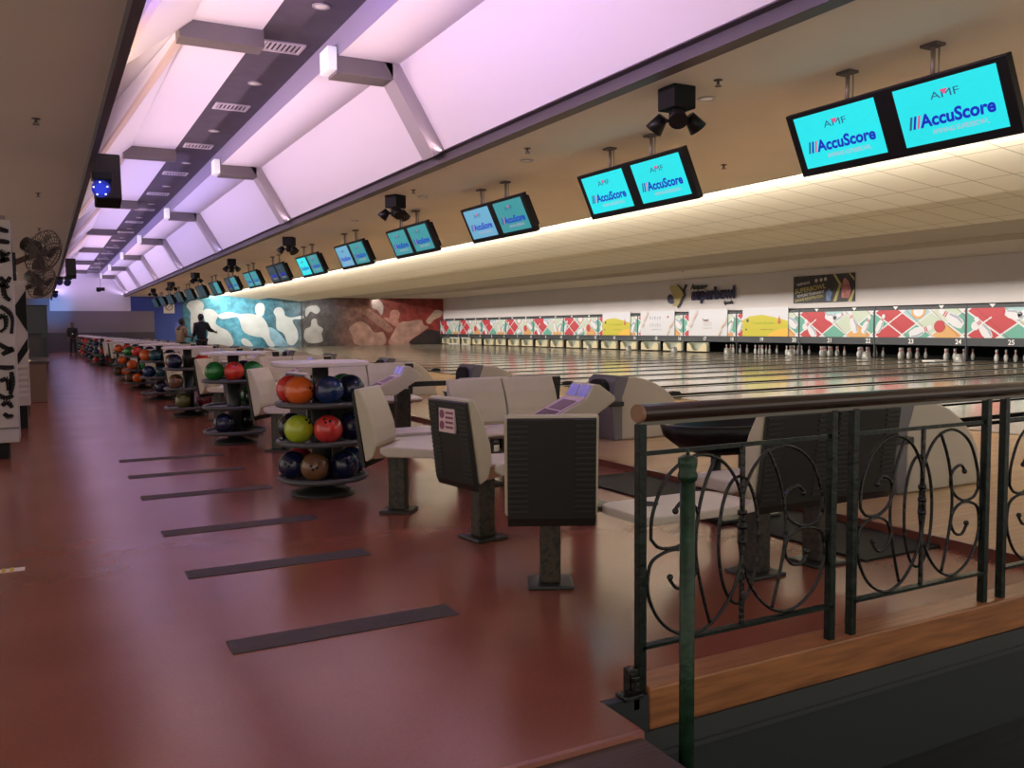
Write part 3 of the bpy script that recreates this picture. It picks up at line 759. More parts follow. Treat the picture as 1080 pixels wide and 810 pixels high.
tag(lg, 'navy and gold superbowl logo lettering with a pin on the grey wall', 'wall logo')

# wall poster
(py0, pz0) = on_x(837.5, 304, XE - .12); (py1, _) = on_x(902, 300, XE - .12)
pw = py0 - py1; ph = 1.05
po = empty('wall_poster', (XE - .12, py0, 2.10))
MB().box(-.03, 0, -pw, 0, 0, ph).build('board', mat('poster_black', (.035, .032, .035), .5, var=.4, scale=3), po)
def pt(pts, name, m, d): MB().poly([(-.03 - d, -x * pw, z * ph) for x, z in pts]).build(name, m, po)
M_pg = mat('poster_gold', (.42, .36, .12), .5); M_pp = mat('poster_pink', (.45, .16, .15), .5, var=.4, scale=6)
M_pw = mat('poster_pale', (.52, .47, .42), .5); M_pb = mat('poster_blue', (.12, .18, .32), .5, var=.4, scale=6)
pt([(.66, 1.0), (.70, 1.0), (.80, .62), (.72, .02), (.67, .02), (.76, .62)], 'gold_chevron', M_pg, .006)
pt([(.90, 1.0), (.93, 1.0), (1.0, .80), (1.0, .72)], 'gold_edge', M_pg, .006)
pt([(.90, .0), (.96, .0), (1.0, .35), (1.0, .48)], 'gold_corner', M_pg, .006)
pt([(.80, .15), (.92, .12), (.95, .4), (.90, .75), (.84, .85), (.80, .55)], 'portrait', M_pp, .004)
pt([(.55, .05), (.63, .05), (.65, .35), (.60, .50), (.56, .40)], 'blue_figure', M_pb, .004)
for (cx, cz) in ((.39, .80), (.47, .82), (.54, .84)):
    MB().lathe([(.07, 0), (.07, .004)], 14, M=Matrix.Translation((-.036, -cx * pw, cz * ph)) @ Matrix.Rotation(R_(90), 4, 'Y')).build('medal', M_pw, po)
TP = Matrix.Rotation(R_(6), 4, 'Z')
for s_, cx, cz, w_, h_, m_ in (('AMPANG', .17, .72, .5, .11, M_pw), ('SUPERBOWL', .29, .52, 1.15, .19, M_pg), ('BOWLING TOURNAMENT', .30, .33, 1.0, .11, M_pw), ('LEAGUE REGISTRATION', .27, .17, 1.05, .11, M_pg)):
    text(s_, 'poster_text', m_, po, Matrix.Translation((-.040, -cx * pw, cz * ph)) @ MFACE @ TP, w=w_ * pw / 2.2, h=h_, bold=.03)
tag(po, 'black and gold bowling poster on the grey wall above lanes twenty one and twenty two', 'poster')

# ------------------------------------------------------------------ pins and pit pieces
pin = MB().lathe([(.028, 0), (.0506, .03), (.0573, .08), (.0605, .115), (.055, .17), (.033, .22), (.0235, .255), (.0255, .29), (.032, .335), (.030, .36), (.018, .38), (.002, .3865)], 16)
for f in pin.bm.faces:
    zc = sum(v.co.z for v in f.verts) / len(f.verts)
    if .215 < zc < .225 or .25 < zc < .275: f.material_index = 1
pin0 = pin.build('bowling_pin', [mat('pin_white', (.50, .49, .46), .25), mat('pin_red', (.5, .03, .03), .3)])
rows = [(0, 0), (.264, -.152), (.264, .152), (.528, -.305), (.528, 0), (.528, .305), (.792, -.457), (.792, -.152), (.792, .152), (.792, .457)]
PN = ['head pin', 'second row left pin', 'second row right pin', 'third row left pin', 'third row middle pin', 'third row right pin', 'back row far left pin', 'back row inner left pin', 'back row inner right pin', 'back row far right pin']
first = True
for n in range(18, 27):
    for i, (dx, dy) in enumerate(rows):
        if n < 21 and i in (1, 4, 8): continue
        p_ = pin0 if first else pin0.copy()
        if not first: col.objects.link(p_)
        first = False
        p_.location = (MASKX + .25 + dx, ymask(n) - dy + YAW * dx, .052)
        tag(p_, 'white bowling pin at the end of lane %s, the %s' % (NUMW[n], PN[i].replace(' pin', ' one')), 'bowling pin', 'standing bowling pins')
# pin sweep guards on lanes 1 to 17
M_cream = mat('cream_guard', (.62, .53, .34), .4)
M_cream2 = mat('pale_green_guard', (.44, .48, .38), .4)
sg = empty('pin_sweep')
pts = [(.0, -.50), (.12, -.44), (.17, -.30), (.10, -.12), (.14, .06), (.2, .28), (.16, .44), (.02, .50)]
def sm(P, n=5):
    out = []
    for i in range(len(P) - 1):
        p0 = P[max(i-1, 0)]; p1 = P[i]; p2 = P[i+1]; p3 = P[min(i+2, len(P)-1)]
        for s_ in range(n):
            t = s_ / n
            out.append(tuple(.5 * (2*p1[j] + (p2[j]-p0[j])*t + (2*p0[j]-5*p1[j]+4*p2[j]-p3[j])*t*t + (3*p1[j]-p0[j]-3*p2[j]+p3[j])*t**3) for j in range(len(p1))))
    out.append(tuple(P[-1])); return out
S_ = sm(pts)
m_ = MB(); m_.prism([(x, y) for x, y in S_] + [(x + .03, y) for x, y in S_[::-1]], 'z', .10, .50); m_.build('sweep_board', M_cream2, sg)
c_ = sm([(-.46, .40), (-.40, .46), (-.25, .43), (-.16, .30), (-.08, .18), (.10, .13), (.24, .22), (.32, .40), (.42, .47), (.47, .44)])
m_ = MB(); m_.prism([(y, z) for y, z in c_] + [(y, .10) for y in (.47, -.46)], 'x', -.06, .02); m_.build('curled_guard', M_cream, sg)
for n in range(1, 18):
    v = sg if n == 1 else copy_tree(sg)
    v.location = (MASKX + .12, ymask(n), .0); v.scale = (1, 1.45, 1)
    tag(v, 'cream curled pin sweep lowered at the end of lane %s' % NUMW[n], 'pin sweep', 'cream pin sweeps in the pits')
# kickback shoes on the division at each pair
ks = empty('kickback_shoe')
MB().prism([(-.15, .045), (-.05, .30), (.09, .30), (.13, .045)], 'x', -.10, .10).build('wedge', mat('grey_shoe', (.28, .27, .25), .4), ks, bevel=.02)
MB().box(-.105, -.095, -.03, .06, .12, .21).build('sticker', mat('shoe_sticker', (.6, .58, .5), .5), ks)
for i in range(7):
    n = 25 - 2 * i
    v = ks if i == 0 else copy_tree(ks)
    v.location = (25.2, ymask(n) + PITCH / 4 - .36, .008)
    tag(v, 'grey wedge kickback shoe beside the head of the pit of lane %s' % NUMW[n], 'kickback shoe', 'grey kickback shoes')
# white tray lying at lane 22
o = MB().box(24.6, 25.2, 17.95, 18.4, .06, .11).build('end_tray', M_white, bevel=.02)
tag(o, 'low white tray resting on the division before mask number twenty two', 'tray')

# ================================================================== MONITORS
def scr(name, c1, s):
    m = bpy.data.materials.new(name); m.use_nodes = True
    nt = m.node_tree; b = nt.nodes['Principled BSDF']
    b.inputs['Base Color'].default_value = (.01, .01, .01, 1); b.inputs['Roughness'].default_value = .3
    tc = nt.nodes.new('ShaderNodeTexCoord'); g = nt.nodes.new('ShaderNodeTexNoise'); g.inputs['Scale'].default_value = .8
    r = nt.nodes.new('ShaderNodeValToRGB')
    r.color_ramp.elements[0].color = (*c1, 1); r.color_ramp.elements[1].color = (*[c * .85 for c in c1], 1)
    nt.links.new(tc.outputs['Object'], g.inputs[0]); nt.links.new(g.outputs['Fac'], r.inputs[0])
    nt.links.new(r.outputs[0], b.inputs['Emission Color']); b.inputs['Emission Strength'].default_value = s
    return m
SC = {'b': scr('screen_cyan', (.02, .86, .92), 1.0), 'm': scr('screen_teal', (.05, .33, .36), 1.0), 'p': scr('screen_pale_blue', (.16, .44, .64), 1.0), 'd': scr('screen_dark_teal', (.018, .060, .075), 1.0)}
M_tb = mat('screen_text_blue', (.01, .01, .02), .5, emit=(.0, .012, .50), estr=1)
M_tk = mat('screen_text_dark', (.01, .01, .02), .5, emit=(.02, .10, .22), estr=1)
M_tr = mat('screen_text_red', (.02, .01, .01), .5, emit=(.75, .10, .25), estr=1)
M_tp = mat('screen_text_pink', (.02, .01, .01), .5, emit=(.50, .42, .52), estr=1)
a_ = math.atan2(.23, .51)
TILT = Matrix(((0, -math.sin(a_), -math.cos(a_), 0), (-1, 0, 0, 0), (0, math.cos(a_), -math.sin(a_), 0), (0, 0, 0, 1)))
HW, HH = 1.025, .285
def make_monitor(kinds, detail):
    root = empty('score_monitor')
    MB().box(-HW, HW, -HH, HH, -.07, 0, M=TILT).build('housing', M_black, root, bevel=.008)
    MB().box(-HW + .10, HW - .10, -HH + .06, HH - .06, -.16, -.07, M=TILT).build('rear_cover', M_matte, root, bevel=.02)
    for s, kd in zip((-1, 1), kinds):
        cx = s * .515
        bz = MB()
        sc_ = MB().box(cx - .425, cx + .425, -.215, .245, .001, .004, M=TILT).build('screen', SC[kd], root)
        TM = TILT @ Matrix.Translation((cx, 0, .007))
        if detail:
            text('AccuScore', 'screen_logo', M_tb, sc_, TM @ Matrix.Translation((.05, -.035, 0)), w=.62, h=.105, bold=.035, shear=.12)
            for q, mm in enumerate((M_tk, M_tb, M_tr)):
                MB().poly([(-.36 + q * .035, -.085, 0), (-.34 + q * .035, -.085, 0), (-.305 + q * .035, .015, 0), (-.325 + q * .035, .015, 0)], M=TM).build('stripe', mm, sc_)
            text('AMF', 'screen_brand', M_tk, sc_, TM @ Matrix.Translation((.0, .135, 0)), w=.24, h=.055, bold=.0)
            MB().poly([(-.035, .168, .001), (.035, .168, .001), (0, .125, .001)], M=TM).build('brand_triangle', M_tr, sc_)
            text('AMPANG SUPERBOWL', 'screen_caption', M_tp, sc_, TM @ Matrix.Translation((.06, -.135, 0)), w=.46, h=.038)
    for s in (-1, 1):
        x, y, z = (TILT @ Vector((s * .40, HH - .05, -.06)))
        m = MB().cyl((x, y, z), (x, y, .505), .018, 10)
        m.cyl((x + .03, y - .03, z), (x + .03, y - .03, .50), .006, 6)
        m.build('hanging_pole', mat('pole_grey', (.30, .26, .22), .4, .4), root)
        MB().box(x - .06, x + .05, y - .07, y + .07, .49, .512).build('ceiling_bracket', mat('bracket_dark', (.10, .08, .07), .5), root)
    return root
KINDS = ['bb', 'bb', 'pm', 'mm', 'pm', 'bm', 'dd', 'mm', 'dm', 'dm', 'dd', 'dd', 'dd', 'dd', 'dd', 'dd']
protos = {}
for k in range(16):
    key = (KINDS[k], k < 9)
    if key in protos: r = copy_tree(protos[key])
    else: r = protos[key] = make_monitor(*key)
    r.location = (6.07, 4.87 + 3.47 * k + (.02 if k else 0), 2.868)
    ad = {'b': 'bright cyan', 'p': 'pale blue', 'm': 'teal', 'd': 'dim teal'}
    tag(r, 'black twin scoreboard monitor hung from the ceiling, %s from the camera, %s screens' % ('first' if k == 0 else ORD[k], ad[KINDS[k][0]]), 'monitor', 'twin score monitors in a row')

# spotlight clusters on the beige ceiling
sl = empty('spotlight_cluster')
MB().box(-.12, .12, -.12, .12, -.20, 0).build('mount_box', M_matte, sl, bevel=.01)
MB().lathe([(.07, -.20), (.07, -.32), (.04, -.34)], 14).build('hub', M_matte, sl)
for i in range(3):
    a = R_(115 + 120 * i)
    d = Vector((math.cos(a), math.sin(a), 0))
    MB().cyl(tuple(d * .05 + Vector((0, 0, -.28))), tuple(d * .18 + Vector((0, 0, -.28))), .016, 8).build('arm', M_matte, sl)
    e = d * .17 + Vector((0, 0, -.28)); q = Vector((d.x * .5, d.y * .5, -.55)).normalized()
    h = MB().cyl(tuple(e - q * .06), tuple(e + q * .09), .05, 14, .085)
    h.build('lamp_head', M_black, sl)
for i, (x, y) in enumerate([(5.05, 6.30), (5.05, 13.35), (5.1, 20.4), (5.1, 27.4), (5.1, 34.5), (5.1, 41.5), (5.1, 48.5)]):
    v = sl if i == 0 else copy_tree(sl); v.location = (x, y, 3.38); v.rotation_euler = (0, 0, i * .5)
    tag(v, 'black three headed spotlight cluster on the beige ceiling, %s from the camera' % ('first' if i == 0 else ORD[i]), 'spotlight', 'spotlight clusters')
# hanging projector-like lamp at the end of the cove
pl = empty('pendant_lamp', (2.45, 45, 4.8))
MB().cyl((0, 0, 0), (0, 0, -1.55), .012, 8).build('rod', MATS['pole_grey'], pl)
MB().box(-.18, .18, -.12, .12, -1.70, -1.55).lathe([(.07, -1.75), (.12, -1.68)], 12, c=(-.08, 0, 0)).build('lamp_body', M_black, pl, bevel=.02)
tag(pl, 'small black fixture hanging on a rod before the lavender end wall', 'pendant lamp')

# loudspeakers and blue moving lights on the left edge beam
def speaker(loc, s, label):
    r = empty('wall_speaker', loc)
    MB().box(-.02, .24 * s, 0, .30 * s, -.52 * s, 0, M=Matrix.Rotation(R_(-12), 4, 'X')).build('cabinet', M_matte, r, bevel=.015)
    MB().box(-.015, .235 * s, -.008, .0, -.50 * s, -.02 * s, M=Matrix.Rotation(R_(-12), 4, 'X')).build('grille', mat('speaker_grille', (.035, .030, .028), .8, bump=.5, scale=300), r)
    tag(r, label, 'speaker')
    return r
speaker((.58, 10.6, 3.19), 1.0, 'large black loudspeaker hanging from the dark left ceiling beam')
speaker((.60, 25, 3.10), .9, 'second black loudspeaker farther along the left ceiling beam')
def mover(loc, s, label, lit=True):
    r = empty('moving_light', loc)
    MB().box(-.10 * s, .10 * s, -.08 * s, .10 * s, -.07 * s, .02 * s).build('base', M_black, r, bevel=.01)
    MB().cyl((0, .10 * s, -.13 * s), (-.02, -.10 * s, -.17 * s), .09 * s, 18).build('head', mat('blue_lit_housing', (.01, .02, .25), .3, emit=(.01, .03, .7), estr=.35) if lit else mat('dark_blue_housing', (.01, .015, .08), .3), r)
    if not lit:
        MB().cyl((-.02, -.10 * s, -.17 * s), (-.022, -.115 * s, -.173 * s), .078 * s, 18).build('lens', mat('dark_lens', (.02, .03, .15), .2), r)
        return tag(r, label, 'stage light')
    MB().cyl((-.02, -.10 * s, -.17 * s), (-.022, -.115 * s, -.173 * s), .060 * s, 18).build('lens', mat('blue_lens', (.03, .06, .5), .2, emit=(.01, .04, .8), estr=.6), r)
    for a in range(5):
        A = 2*PI*a/5 + .4
        MB().ball((-.02 + .07 * s * math.cos(A), -.115 * s, -.172 * s + .07 * s * math.sin(A)), .009 * s, 8).build('led', mat('led_white', (.8, .8, 1), .3, emit=(.8, .85, 1), estr=2), r)
    tag(r, label, 'stage light')
mover((.62, 10.4, 2.93), 1.0, 'blue glowing stage light under the large loudspeaker')
mover((.62, 25, 2.62), .9, 'small dark blue stage light under the second loudspeaker', False)
mover((.60, 34, 3.10), 1.1, 'dark blue stage light on the left beam, third from the camera', False)
mover((.60, 46, 3.10), 1.2, 'farthest blue stage light near the end wall', False)
sp_ = bpy.data.lights.new('blue_spot', 'SPOT'); sp_.energy = 130; sp_.color = (.05, .35, 1.0); sp_.spot_size = R_(70); sp_.spot_blend = .8; sp_.shadow_soft_size = .05
so = bpy.data.objects.new('blue_spot', sp_); col.objects.link(so); so.location = (.62, 57.6, 2.75)
so.rotation_euler = Vector((-.02, 1.0, -.02)).to_track_quat('-Z', 'Y').to_euler()

# ================================================================== SEATING
def seat_shell(root, dx=0.0, w=.44, back_z=.86, pedestal=True, pdx=0.0, pdy=0.0):
    h = w / 2
    bk = MB().prism([(-.10, .37), (-.175, back_z), (-.135, back_z + .006), (-.072, .73), (-.028, .60), (-.018, .50), (-.045, .40)], 'x', dx - h, dx + h)
    b = bk.build('backrest', M_beige, root, bevel=.012)
    MB().prism([(-.05, .39), (-.035, .47), (.02, .475), (.06, .42), (.03, .40)], 'x', dx - h + .01, dx + h - .01).build('hinge_panel', M_pad, root, bevel=.006)
    st = MB().prism([(.0, .470), (.06, .478), (.36, .465), (.43, .455), (.44, .435), (.38, .405), (.05, .405), (.0, .43)], 'x', dx - h, dx + h)
    st.build('seat', M_beige2, root, bevel=.012)
    r = MB().prism([(-.105, .33), (-.178, back_z - .012), (-.190, back_z - .02), (-.138, .37), (-.120, .33)], 'x', dx - h + .014, dx + h - .014)
    for i in range(17):
        z = .40 + i * .0255
        y = -.138 - (z - .37) * (.052 / (back_z - .39))
        for s in (-1, 1):
            x0, x1 = (dx + s * h * .50, dx + s * h * .92)
            r.box(min(x0, x1), max(x0, x1), y - .006, y + .01, z, z + .010)
    r.build('back_cover', M_rib, root)
    if pedestal:
        px = dx + pdx
        MB().box(px - .05, px + .05, .0 + pdy, .12 + pdy, .015, .41, ).build('pedestal', M_camo, root, bevel=.012)
        MB().box(px - .11, px + .11, -.05 + pdy, .17 + pdy, 0, .018).build('base_plate', M_post, root, bevel=.006)
def table_top(root, x0, x1, y0, y1, z=.452, hx=None, arm=None):
    pts = []
    r = .09
    for cx, cy, a0 in ((x1 - r, y1 - r, 0), (x0 + r, y1 - r, 90), (x0 + r, y0 + r, 180), (x1 - r, y0 + r, 270)):
        for i in range(6): pts.append((cx + r * math.cos(R_(a0 + 18 * i)), cy + r * math.sin(R_(a0 + 18 * i))))
    t = MB().prism(pts, 'z', z - .04, z).build('side_table', M_beige2, root, bevel=.008)
    MB().lathe([(.055, z + .001), (.055, z + .003)], 20, c=(hx[0], hx[1], 0)).build('cup_hole', M_matte, t)
    MB().box(min(arm[0], arm[2]), max(arm[0], arm[2]), min(arm[1], arm[3]), max(arm[1], arm[3]), z - .075, z - .041).build('support_arm', M_post, t)

def place(proto, k, base, loc, rz, label, cat, group):
    o = proto if k == 0 else copy_tree(proto)
    o.location = (loc[0], loc[1] + PITCH * k, 0); o.rotation_euler = (0, 0, rz)
    tag(o, label, cat, group)
    return o
chairp = empty('lane_chair'); seat_shell(chairp)
chairC = copy_tree(chairp)
NC = 16
CH = [('A', (2.14, 3.62), R_(-28), 'with dark ribbed back to the camera'),
      ('B', (2.24, 4.68), R_(-82), 'facing the lanes'),
      ('C', (2.09, 5.72), R_(-128), 'beside the ball rack')]
first = True
for k in range(NC):
    for nm, (x, y), rz, t in CH:
        o = chairp if first else copy_tree(chairC); first = False
        o.location = (x, y + PITCH * k, 0); o.rotation_euler = (0, 0, rz)
        tag(o, 'beige chair %s, in the %s seating group' % (t, 'nearest' if k == 0 else ORD[k]), 'chair', 'single chairs of the seating groups')
        if k == 0 and nm == 'B':
            # sticker on its back
            s_ = MB().box(-.085, .085, -.189, -.176, .66, .80, M=None).build('sticker', mat('sticker_pink_white', (.72, .55, .58), .4), o)
            d_ = MB()
            for q in range(4): d_.box(-.01, .07, -.1915, -.1885, .685 + q * .028, .698 + q * .028)
            d_.lathe([(.026, 0), (.026, .002)], 14, M=Matrix.Translation((-.05, -.1885, .765)) @ Matrix.Rotation(R_(90), 4, 'X')).lathe([(.026, 0), (.026, .002)], 14, M=Matrix.Translation((-.05, -.1885, .700)) @ Matrix.Rotation(R_(90), 4, 'X'))
            d_.build('sticker_print', mat('sticker_print', (.25, .05, .12), .4), s_)
benchA = empty('bench_seat')
for dx in (-.25, .25): seat_shell(benchA, dx, .49, .84, pdx=-.14 if dx < 0 else -.20, pdy=-.08)
table_top(benchA, -1.26, -.56, -.26, .14, z=.425, hx=(-1.06, .0), arm=(-1.0, -.02, -.25, .04))
benchB = empty('bench_seat')
for dx in (-.25, .25): seat_shell(benchB, dx, .49, .84)
table_top(benchB, .52, 1.12, .02, .40, z=.425, hx=(.98, .26), arm=(.25, .05, 1.0, .12))
for k in range(NC):
    o = benchA if k == 0 else copy_tree(benchA)
    o.location = (3.56, 3.33 + PITCH * k, 0)
    tag(o, 'two seat bench with dark backs to the camera and side table, %s seating group' % ('nearest' if k == 0 else ORD[k]), 'bench', 'benches turned away from the camera')
    o = benchB if k == 0 else copy_tree(benchB)
    o.location = (3.38, 6.38 + PITCH * k, 0); o.rotation_euler = (0, 0, PI)
    tag(o, 'two seat beige bench facing the camera with side table, %s seating group' % ('nearest' if k == 0 else ORD[k]), 'bench', 'benches facing the camera')

for ch in list(chairC.children): bpy.data.objects.remove(ch)
bpy.data.objects.remove(chairC)
# ------------------------------------------------------------------ score consoles
con = empty('score_console')
prof = [(-.40, .585), (-.40, .625), (-.085, .775), (-.03, .872), (.02, .872), (.14, .785), (.14, .755), (-.14, .575)]
MB().prism(prof, 'y', -.17, .17).build('console_body', M_beige, con, bevel=.010)
sl_ = math.atan2(.15, .315)
MC = Matrix.Translation((-.40, 0, .627)) @ Matrix.Rotation(-sl_, 4, 'Y')
MB().box(.03, .335, -.155, .155, .0, .004, M=MC).build('keyboard', mat('console_keys', (.55, .42, .46), .4), con)
kb = MB().box(.17, .30, -.11, .09, .005, .007, M=MC)
for i in range(4):
    for j in range(6): kb.box(.05 + i * .026, .07 + i * .026, -.12 + j * .04, -.09 + j * .04, .005, .010, M=MC)
kb.build('key_block', mat('key_dark', (.16, .09, .14), .4), con)
MD = Matrix.Translation((-.085, 0, .777)) @ Matrix.Rotation(-math.atan2(.097, .055), 4, 'Y')
for s in (-1, 1):
    MB().box(.012, .100, s * .080 - .066, s * .080 + .066, .0, .005, M=MD).build('display', mat('console_display', (.05, .04, .12), .15, emit=(.20, .17, .55), estr=.55), con)
MB().box(-.10, .05, -.07, .07, .02, .63).build('pedestal', M_camo, con, bevel=.012)
MB().box(-.18, .16, -.14, .14, 0, .022).build('base_plate', M_post, con, bevel=.006)
for k in range(NC):
    o = con if k == 0 else copy_tree(con)
    o.location = (3.34, 5.15 + PITCH * k, 0); o.rotation_euler = (0, 0, R_(-6))
    tag(o, 'sloped beige score console on a marbled pedestal in the %s seating group' % ('nearest' if k == 0 else ORD[k]), 'score console', 'score consoles')

# ------------------------------------------------------------------ ball returns
br = empty('ball_return')
hp = [(0, .0)]
for i in range(15):
    t = i / 14
    hp.append((.12 + .88 * t, .66 * math.sqrt(max(0, 1 - (max(0, t - .04) / .96) ** 2.0)) + .02))
hp = [(.12, 0)] + hp[1:] + [(1.0, 0)]
MB().prism(hp, 'y', -.26, .26).build('hood', mat('hood_beige', (.40, .37, .31), .35), br, bevel=.02)
MB().prism([(.02, .0), (-.02, .40), (.04, .64), (.10, .69), (.22, .68), (.13, .45), (.13, .0)], 'y', -.265, .265).build('hood_collar', mat('collar_grey', (.10, .10, .115), .35), br, bevel=.015)
mo = []
for i in range(16): a = 2*PI*i/16; mo.append((.19 * math.cos(a), .52 + .13 * math.sin(a)))
MB().prism([(y, z) for y, z in mo], 'x', -.022, .09).build('ball_mouth', M_matte, br)
MB().box(-.10, .10, -.34, -.26, .37, .42).build('lift_arm', M_black, br, bevel=.01)
# bowl shaped tray standing before the hood
ty = MB()
N_ = 28
prof = [(.98, .0), (1.0, .05), (1.02, .08), (.94, .07), (.88, .02), (.3, .0)]
ty.lathe([(.20, .38), (.32, .42), (.43, .50), (.46, .585), (.43, .585), (.34, .47), (.20, .43)], N_, M=Matrix.Translation((-1.36, 0, 0)) @ Matrix.Diagonal((1.0, .72, 1, 1)))
ty.build('ball_tray', M_black, br)
MB().box(-.90, .0, -.09, .09, .40, .47).build('return_track', M_black, br, bevel=.01)
for s in (-1, 1): MB().cyl((-1.30 + s * .12, 0, -.05), (-1.30 + s * .12, 0, .42), .035, 12).build('leg', M_black, br)
MB().box(-1.55, -1.05, -.22, .22, -.050, -.02).build('foot_plate', M_black, br, bevel=.01)
for k in range(NC + 1):
    o = br if k == 0 else copy_tree(br)
    o.location = (5.30, 4.42 + PITCH * k, .052)
    tag(o, 'beige domed ball return with black ball tray on the approach, %s from the camera' % ('first' if k == 0 else ORD[k]), 'ball return', 'ball returns along the approach')
for k in range(NC):
    o = MB().box(-.62, 0, -.62, .58, 0, .012).build('floor_mat', M_matte) if k == 0 else m0.copy()
    if k == 0: m0 = o
    else: col.objects.link(o)
    o.location = (4.45, (5.55 if k else 5.55) + PITCH * k - .0, 0)
    tag(o, 'black rectangular floor mat before the approach step, %s from the camera' % ('second' if k == 0 else ORD[k + 1]), 'floor mat', 'black floor mats')
o = m0.copy(); col.objects.link(o); o.location = (4.45, 5.55 - 1.75, 0)
tag(o, 'black rectangular floor mat before the approach step, behind the nearest bench backs', 'floor mat', 'black floor mats')

# ------------------------------------------------------------------ ball racks
rack = empty('ball_rack')
MB().lathe([(.24, 0), (.24, .015), (.20, .03), (.09, .05), (.085, .06)], 28).build('base', M_post, rack)
MB().lathe([(.075, .05), (.075, .72)], 20).lathe([(.062, .72), (.062, .985)], 16).build('post', M_post, rack)
for z in (.13, .41, .70):
    m = MB()
    pts = [(.325 * math.cos(2*PI*i/36), .325 * math.sin(2*PI*i/36), z) for i in range(36)]
    m.tube(pts, .022, 8, True)
    m.lathe([(.076, z - .02), (.30, z - .008), (.31, z + .0), (.076, z - .008)], 30)
    m.build('tier_ring', M_ring, rack)
pts = []
for i in range(40):
    a = 2*PI*i/40; ca, sa = math.cos(a), math.sin(a)
    pts.append((.352 * abs(ca) ** .7 * (1 if ca > 0 else -1), .34 * abs(sa) ** .7 * (1 if sa > 0 else -1)))
MB().prism(pts, 'z', .985, 1.02).build('table_top', M_top, rack, bevel=.01)
BC = {'navy': (.008, .012, .05), 'blue': (.010, .030, .11), 'orange': (.72, .13, .02), 'red': (.62, .04, .025), 'coral': (.60, .045, .04), 'lime': (.42, .52, .03),
      'green': (.015, .20, .035), 'brown': (.16, .075, .035), 'maroon': (.14, .012, .02), 'teal': (.01, .06, .09), 'olive': (.12, .12, .03), 'black': (.012, .012, .014)}
def ball_mat(n, c):
    m = mat('ball_' + n, c, .16, var=.35 if n in ('navy', 'blue', 'brown', 'green', 'coral') else .08, scale=7, coat=.4)
    return m
BM = {n: ball_mat(n, c) for n, c in BC.items()}
def ball_mesh():
    m = MB(); m.ball((0, 0, 0), .1085, 28)
    return m.build('bowling_ball', BM['navy'])
ballproto = {}
for n in BC:
    o = ball_mesh(); o.data.materials[0] = BM[n]; o.data.name = 'ball_' + n
    hl = MB()
    for (a, b) in ((.0, .45), (.22, .62), (-.20, .64)):
        d = Vector((math.sin(a), -math.cos(a) * math.cos(b), math.sin(b))).normalized()
        hl.cyl(tuple(d * .1075), tuple(d * .1092), .011, 12)
    h = hl.build('finger_holes', M_matte, o)
    ballproto[n] = [o, False]
TIERZ = {'top': .70, 'middle': .41, 'bottom': .13}
RK = {0: {'top': [('red', -100), ('orange', -42), ('blue', 16), ('navy', 74), ('green', 132)], 'middle': [('black', -104), ('lime', -46), ('coral', 12), ('navy', 76)],
          'bottom': [('navy', -72), ('brown', -14), ('navy', 44), ('coral', -130), ('blue', 102)]},
      1: {'top': [('green', -58), ('red', 2), ('green', 62), ('navy', 150)], 'middle': [('green', 128), ('black', 70)], 'bottom': [('navy', -30), ('black', 150)]},
      2: {'top': [('navy', -50), ('maroon', -115), ('red', 60)], 'middle': [('brown', -48)], 'bottom': [('olive', -20), ('maroon', 70)]},
      3: {'top': [('teal', -20), ('orange', -80), ('navy', 50)], 'middle': [('blue', -55), ('teal', 5), ('navy', 70)], 'bottom': [('navy', 0), ('black', 70)]},
      4: {'top': [('green', -80), ('red', -20), ('navy', 50)], 'middle': [('orange', -50), ('green', 20), ('navy', 80)], 'bottom': [('orange', -20), ('brown', -85)]},
      5: {'top': [('orange', -60), ('red', 0), ('teal', 60)], 'middle': [('orange', -30), ('navy', 30)], 'bottom': [('orange', -10), ('brown', -75), ('navy', 50)]}}
rng = random.Random(5)
RACKXY = (1.87, 6.62)
for k in [0, 1, 2, 3, 4, 5, 8, 9, 10, 11, 12, 13, 14]:
    r = rack if k == 0 else copy_tree(rack)
    r.location = (RACKXY[0], RACKXY[1] + PITCH * k, 0)
    r.rotation_euler = (0, 0, 0)
    tag(r, 'three tier round ball rack with a pale table top, %s from the camera' % ('first' if k == 0 else ORD[k if k < 6 else k - 2]), 'ball rack', 'ball racks along the walkway')
    conf = RK.get(k) or {t: [(rng.choice(['red', 'orange', 'navy', 'green', 'coral', 'blue', 'maroon', 'navy', 'teal']), a) for a in (-62, 0, 60)[:rng.choice([2, 3, 3])]] for t in TIERZ}
    view = math.atan2(-(RACKXY[1] + PITCH * k), -RACKXY[0])
    for t, balls in conf.items():
        order = sorted(balls, key=lambda b: math.sin(R_(b[1])))
        for (cn, a) in balls:
            pr = ballproto[cn]
            o = pr[0] if not pr[1] else copy_tree(pr[0]); pr[1] = True
            aa = view + R_(a)
            o.location = (r.location.x + .232 * math.cos(aa), r.location.y + .232 * math.sin(aa), TIERZ[t] + .1085)
            o.rotation_euler = (rng.uniform(-.3, .5), rng.uniform(-.4, .4), rng.uniform(-.9, .9) )
            i = order.index((cn, a)); nn = len(order)
            same = [b for b in order if b[0] == cn]
            pos = 'only ball' if nn == 1 else 'leftmost' if i == 0 else 'rightmost' if i == nn - 1 else ('middle one' if nn == 3 else ORD[i] + ' from left')
            tag(o, 'glossy %s bowling ball, %s on the %s tier of the %s rack' % (cn, pos, t, 'nearest' if k == 0 else ORD[k if k < 6 else k - 2]), 'bowling ball', 'bowling balls on the racks')
for n, (o, used) in ballproto.items():
    if not used:
        for ch in list(o.children): bpy.data.objects.remove(ch)
        bpy.data.objects.remove(o)

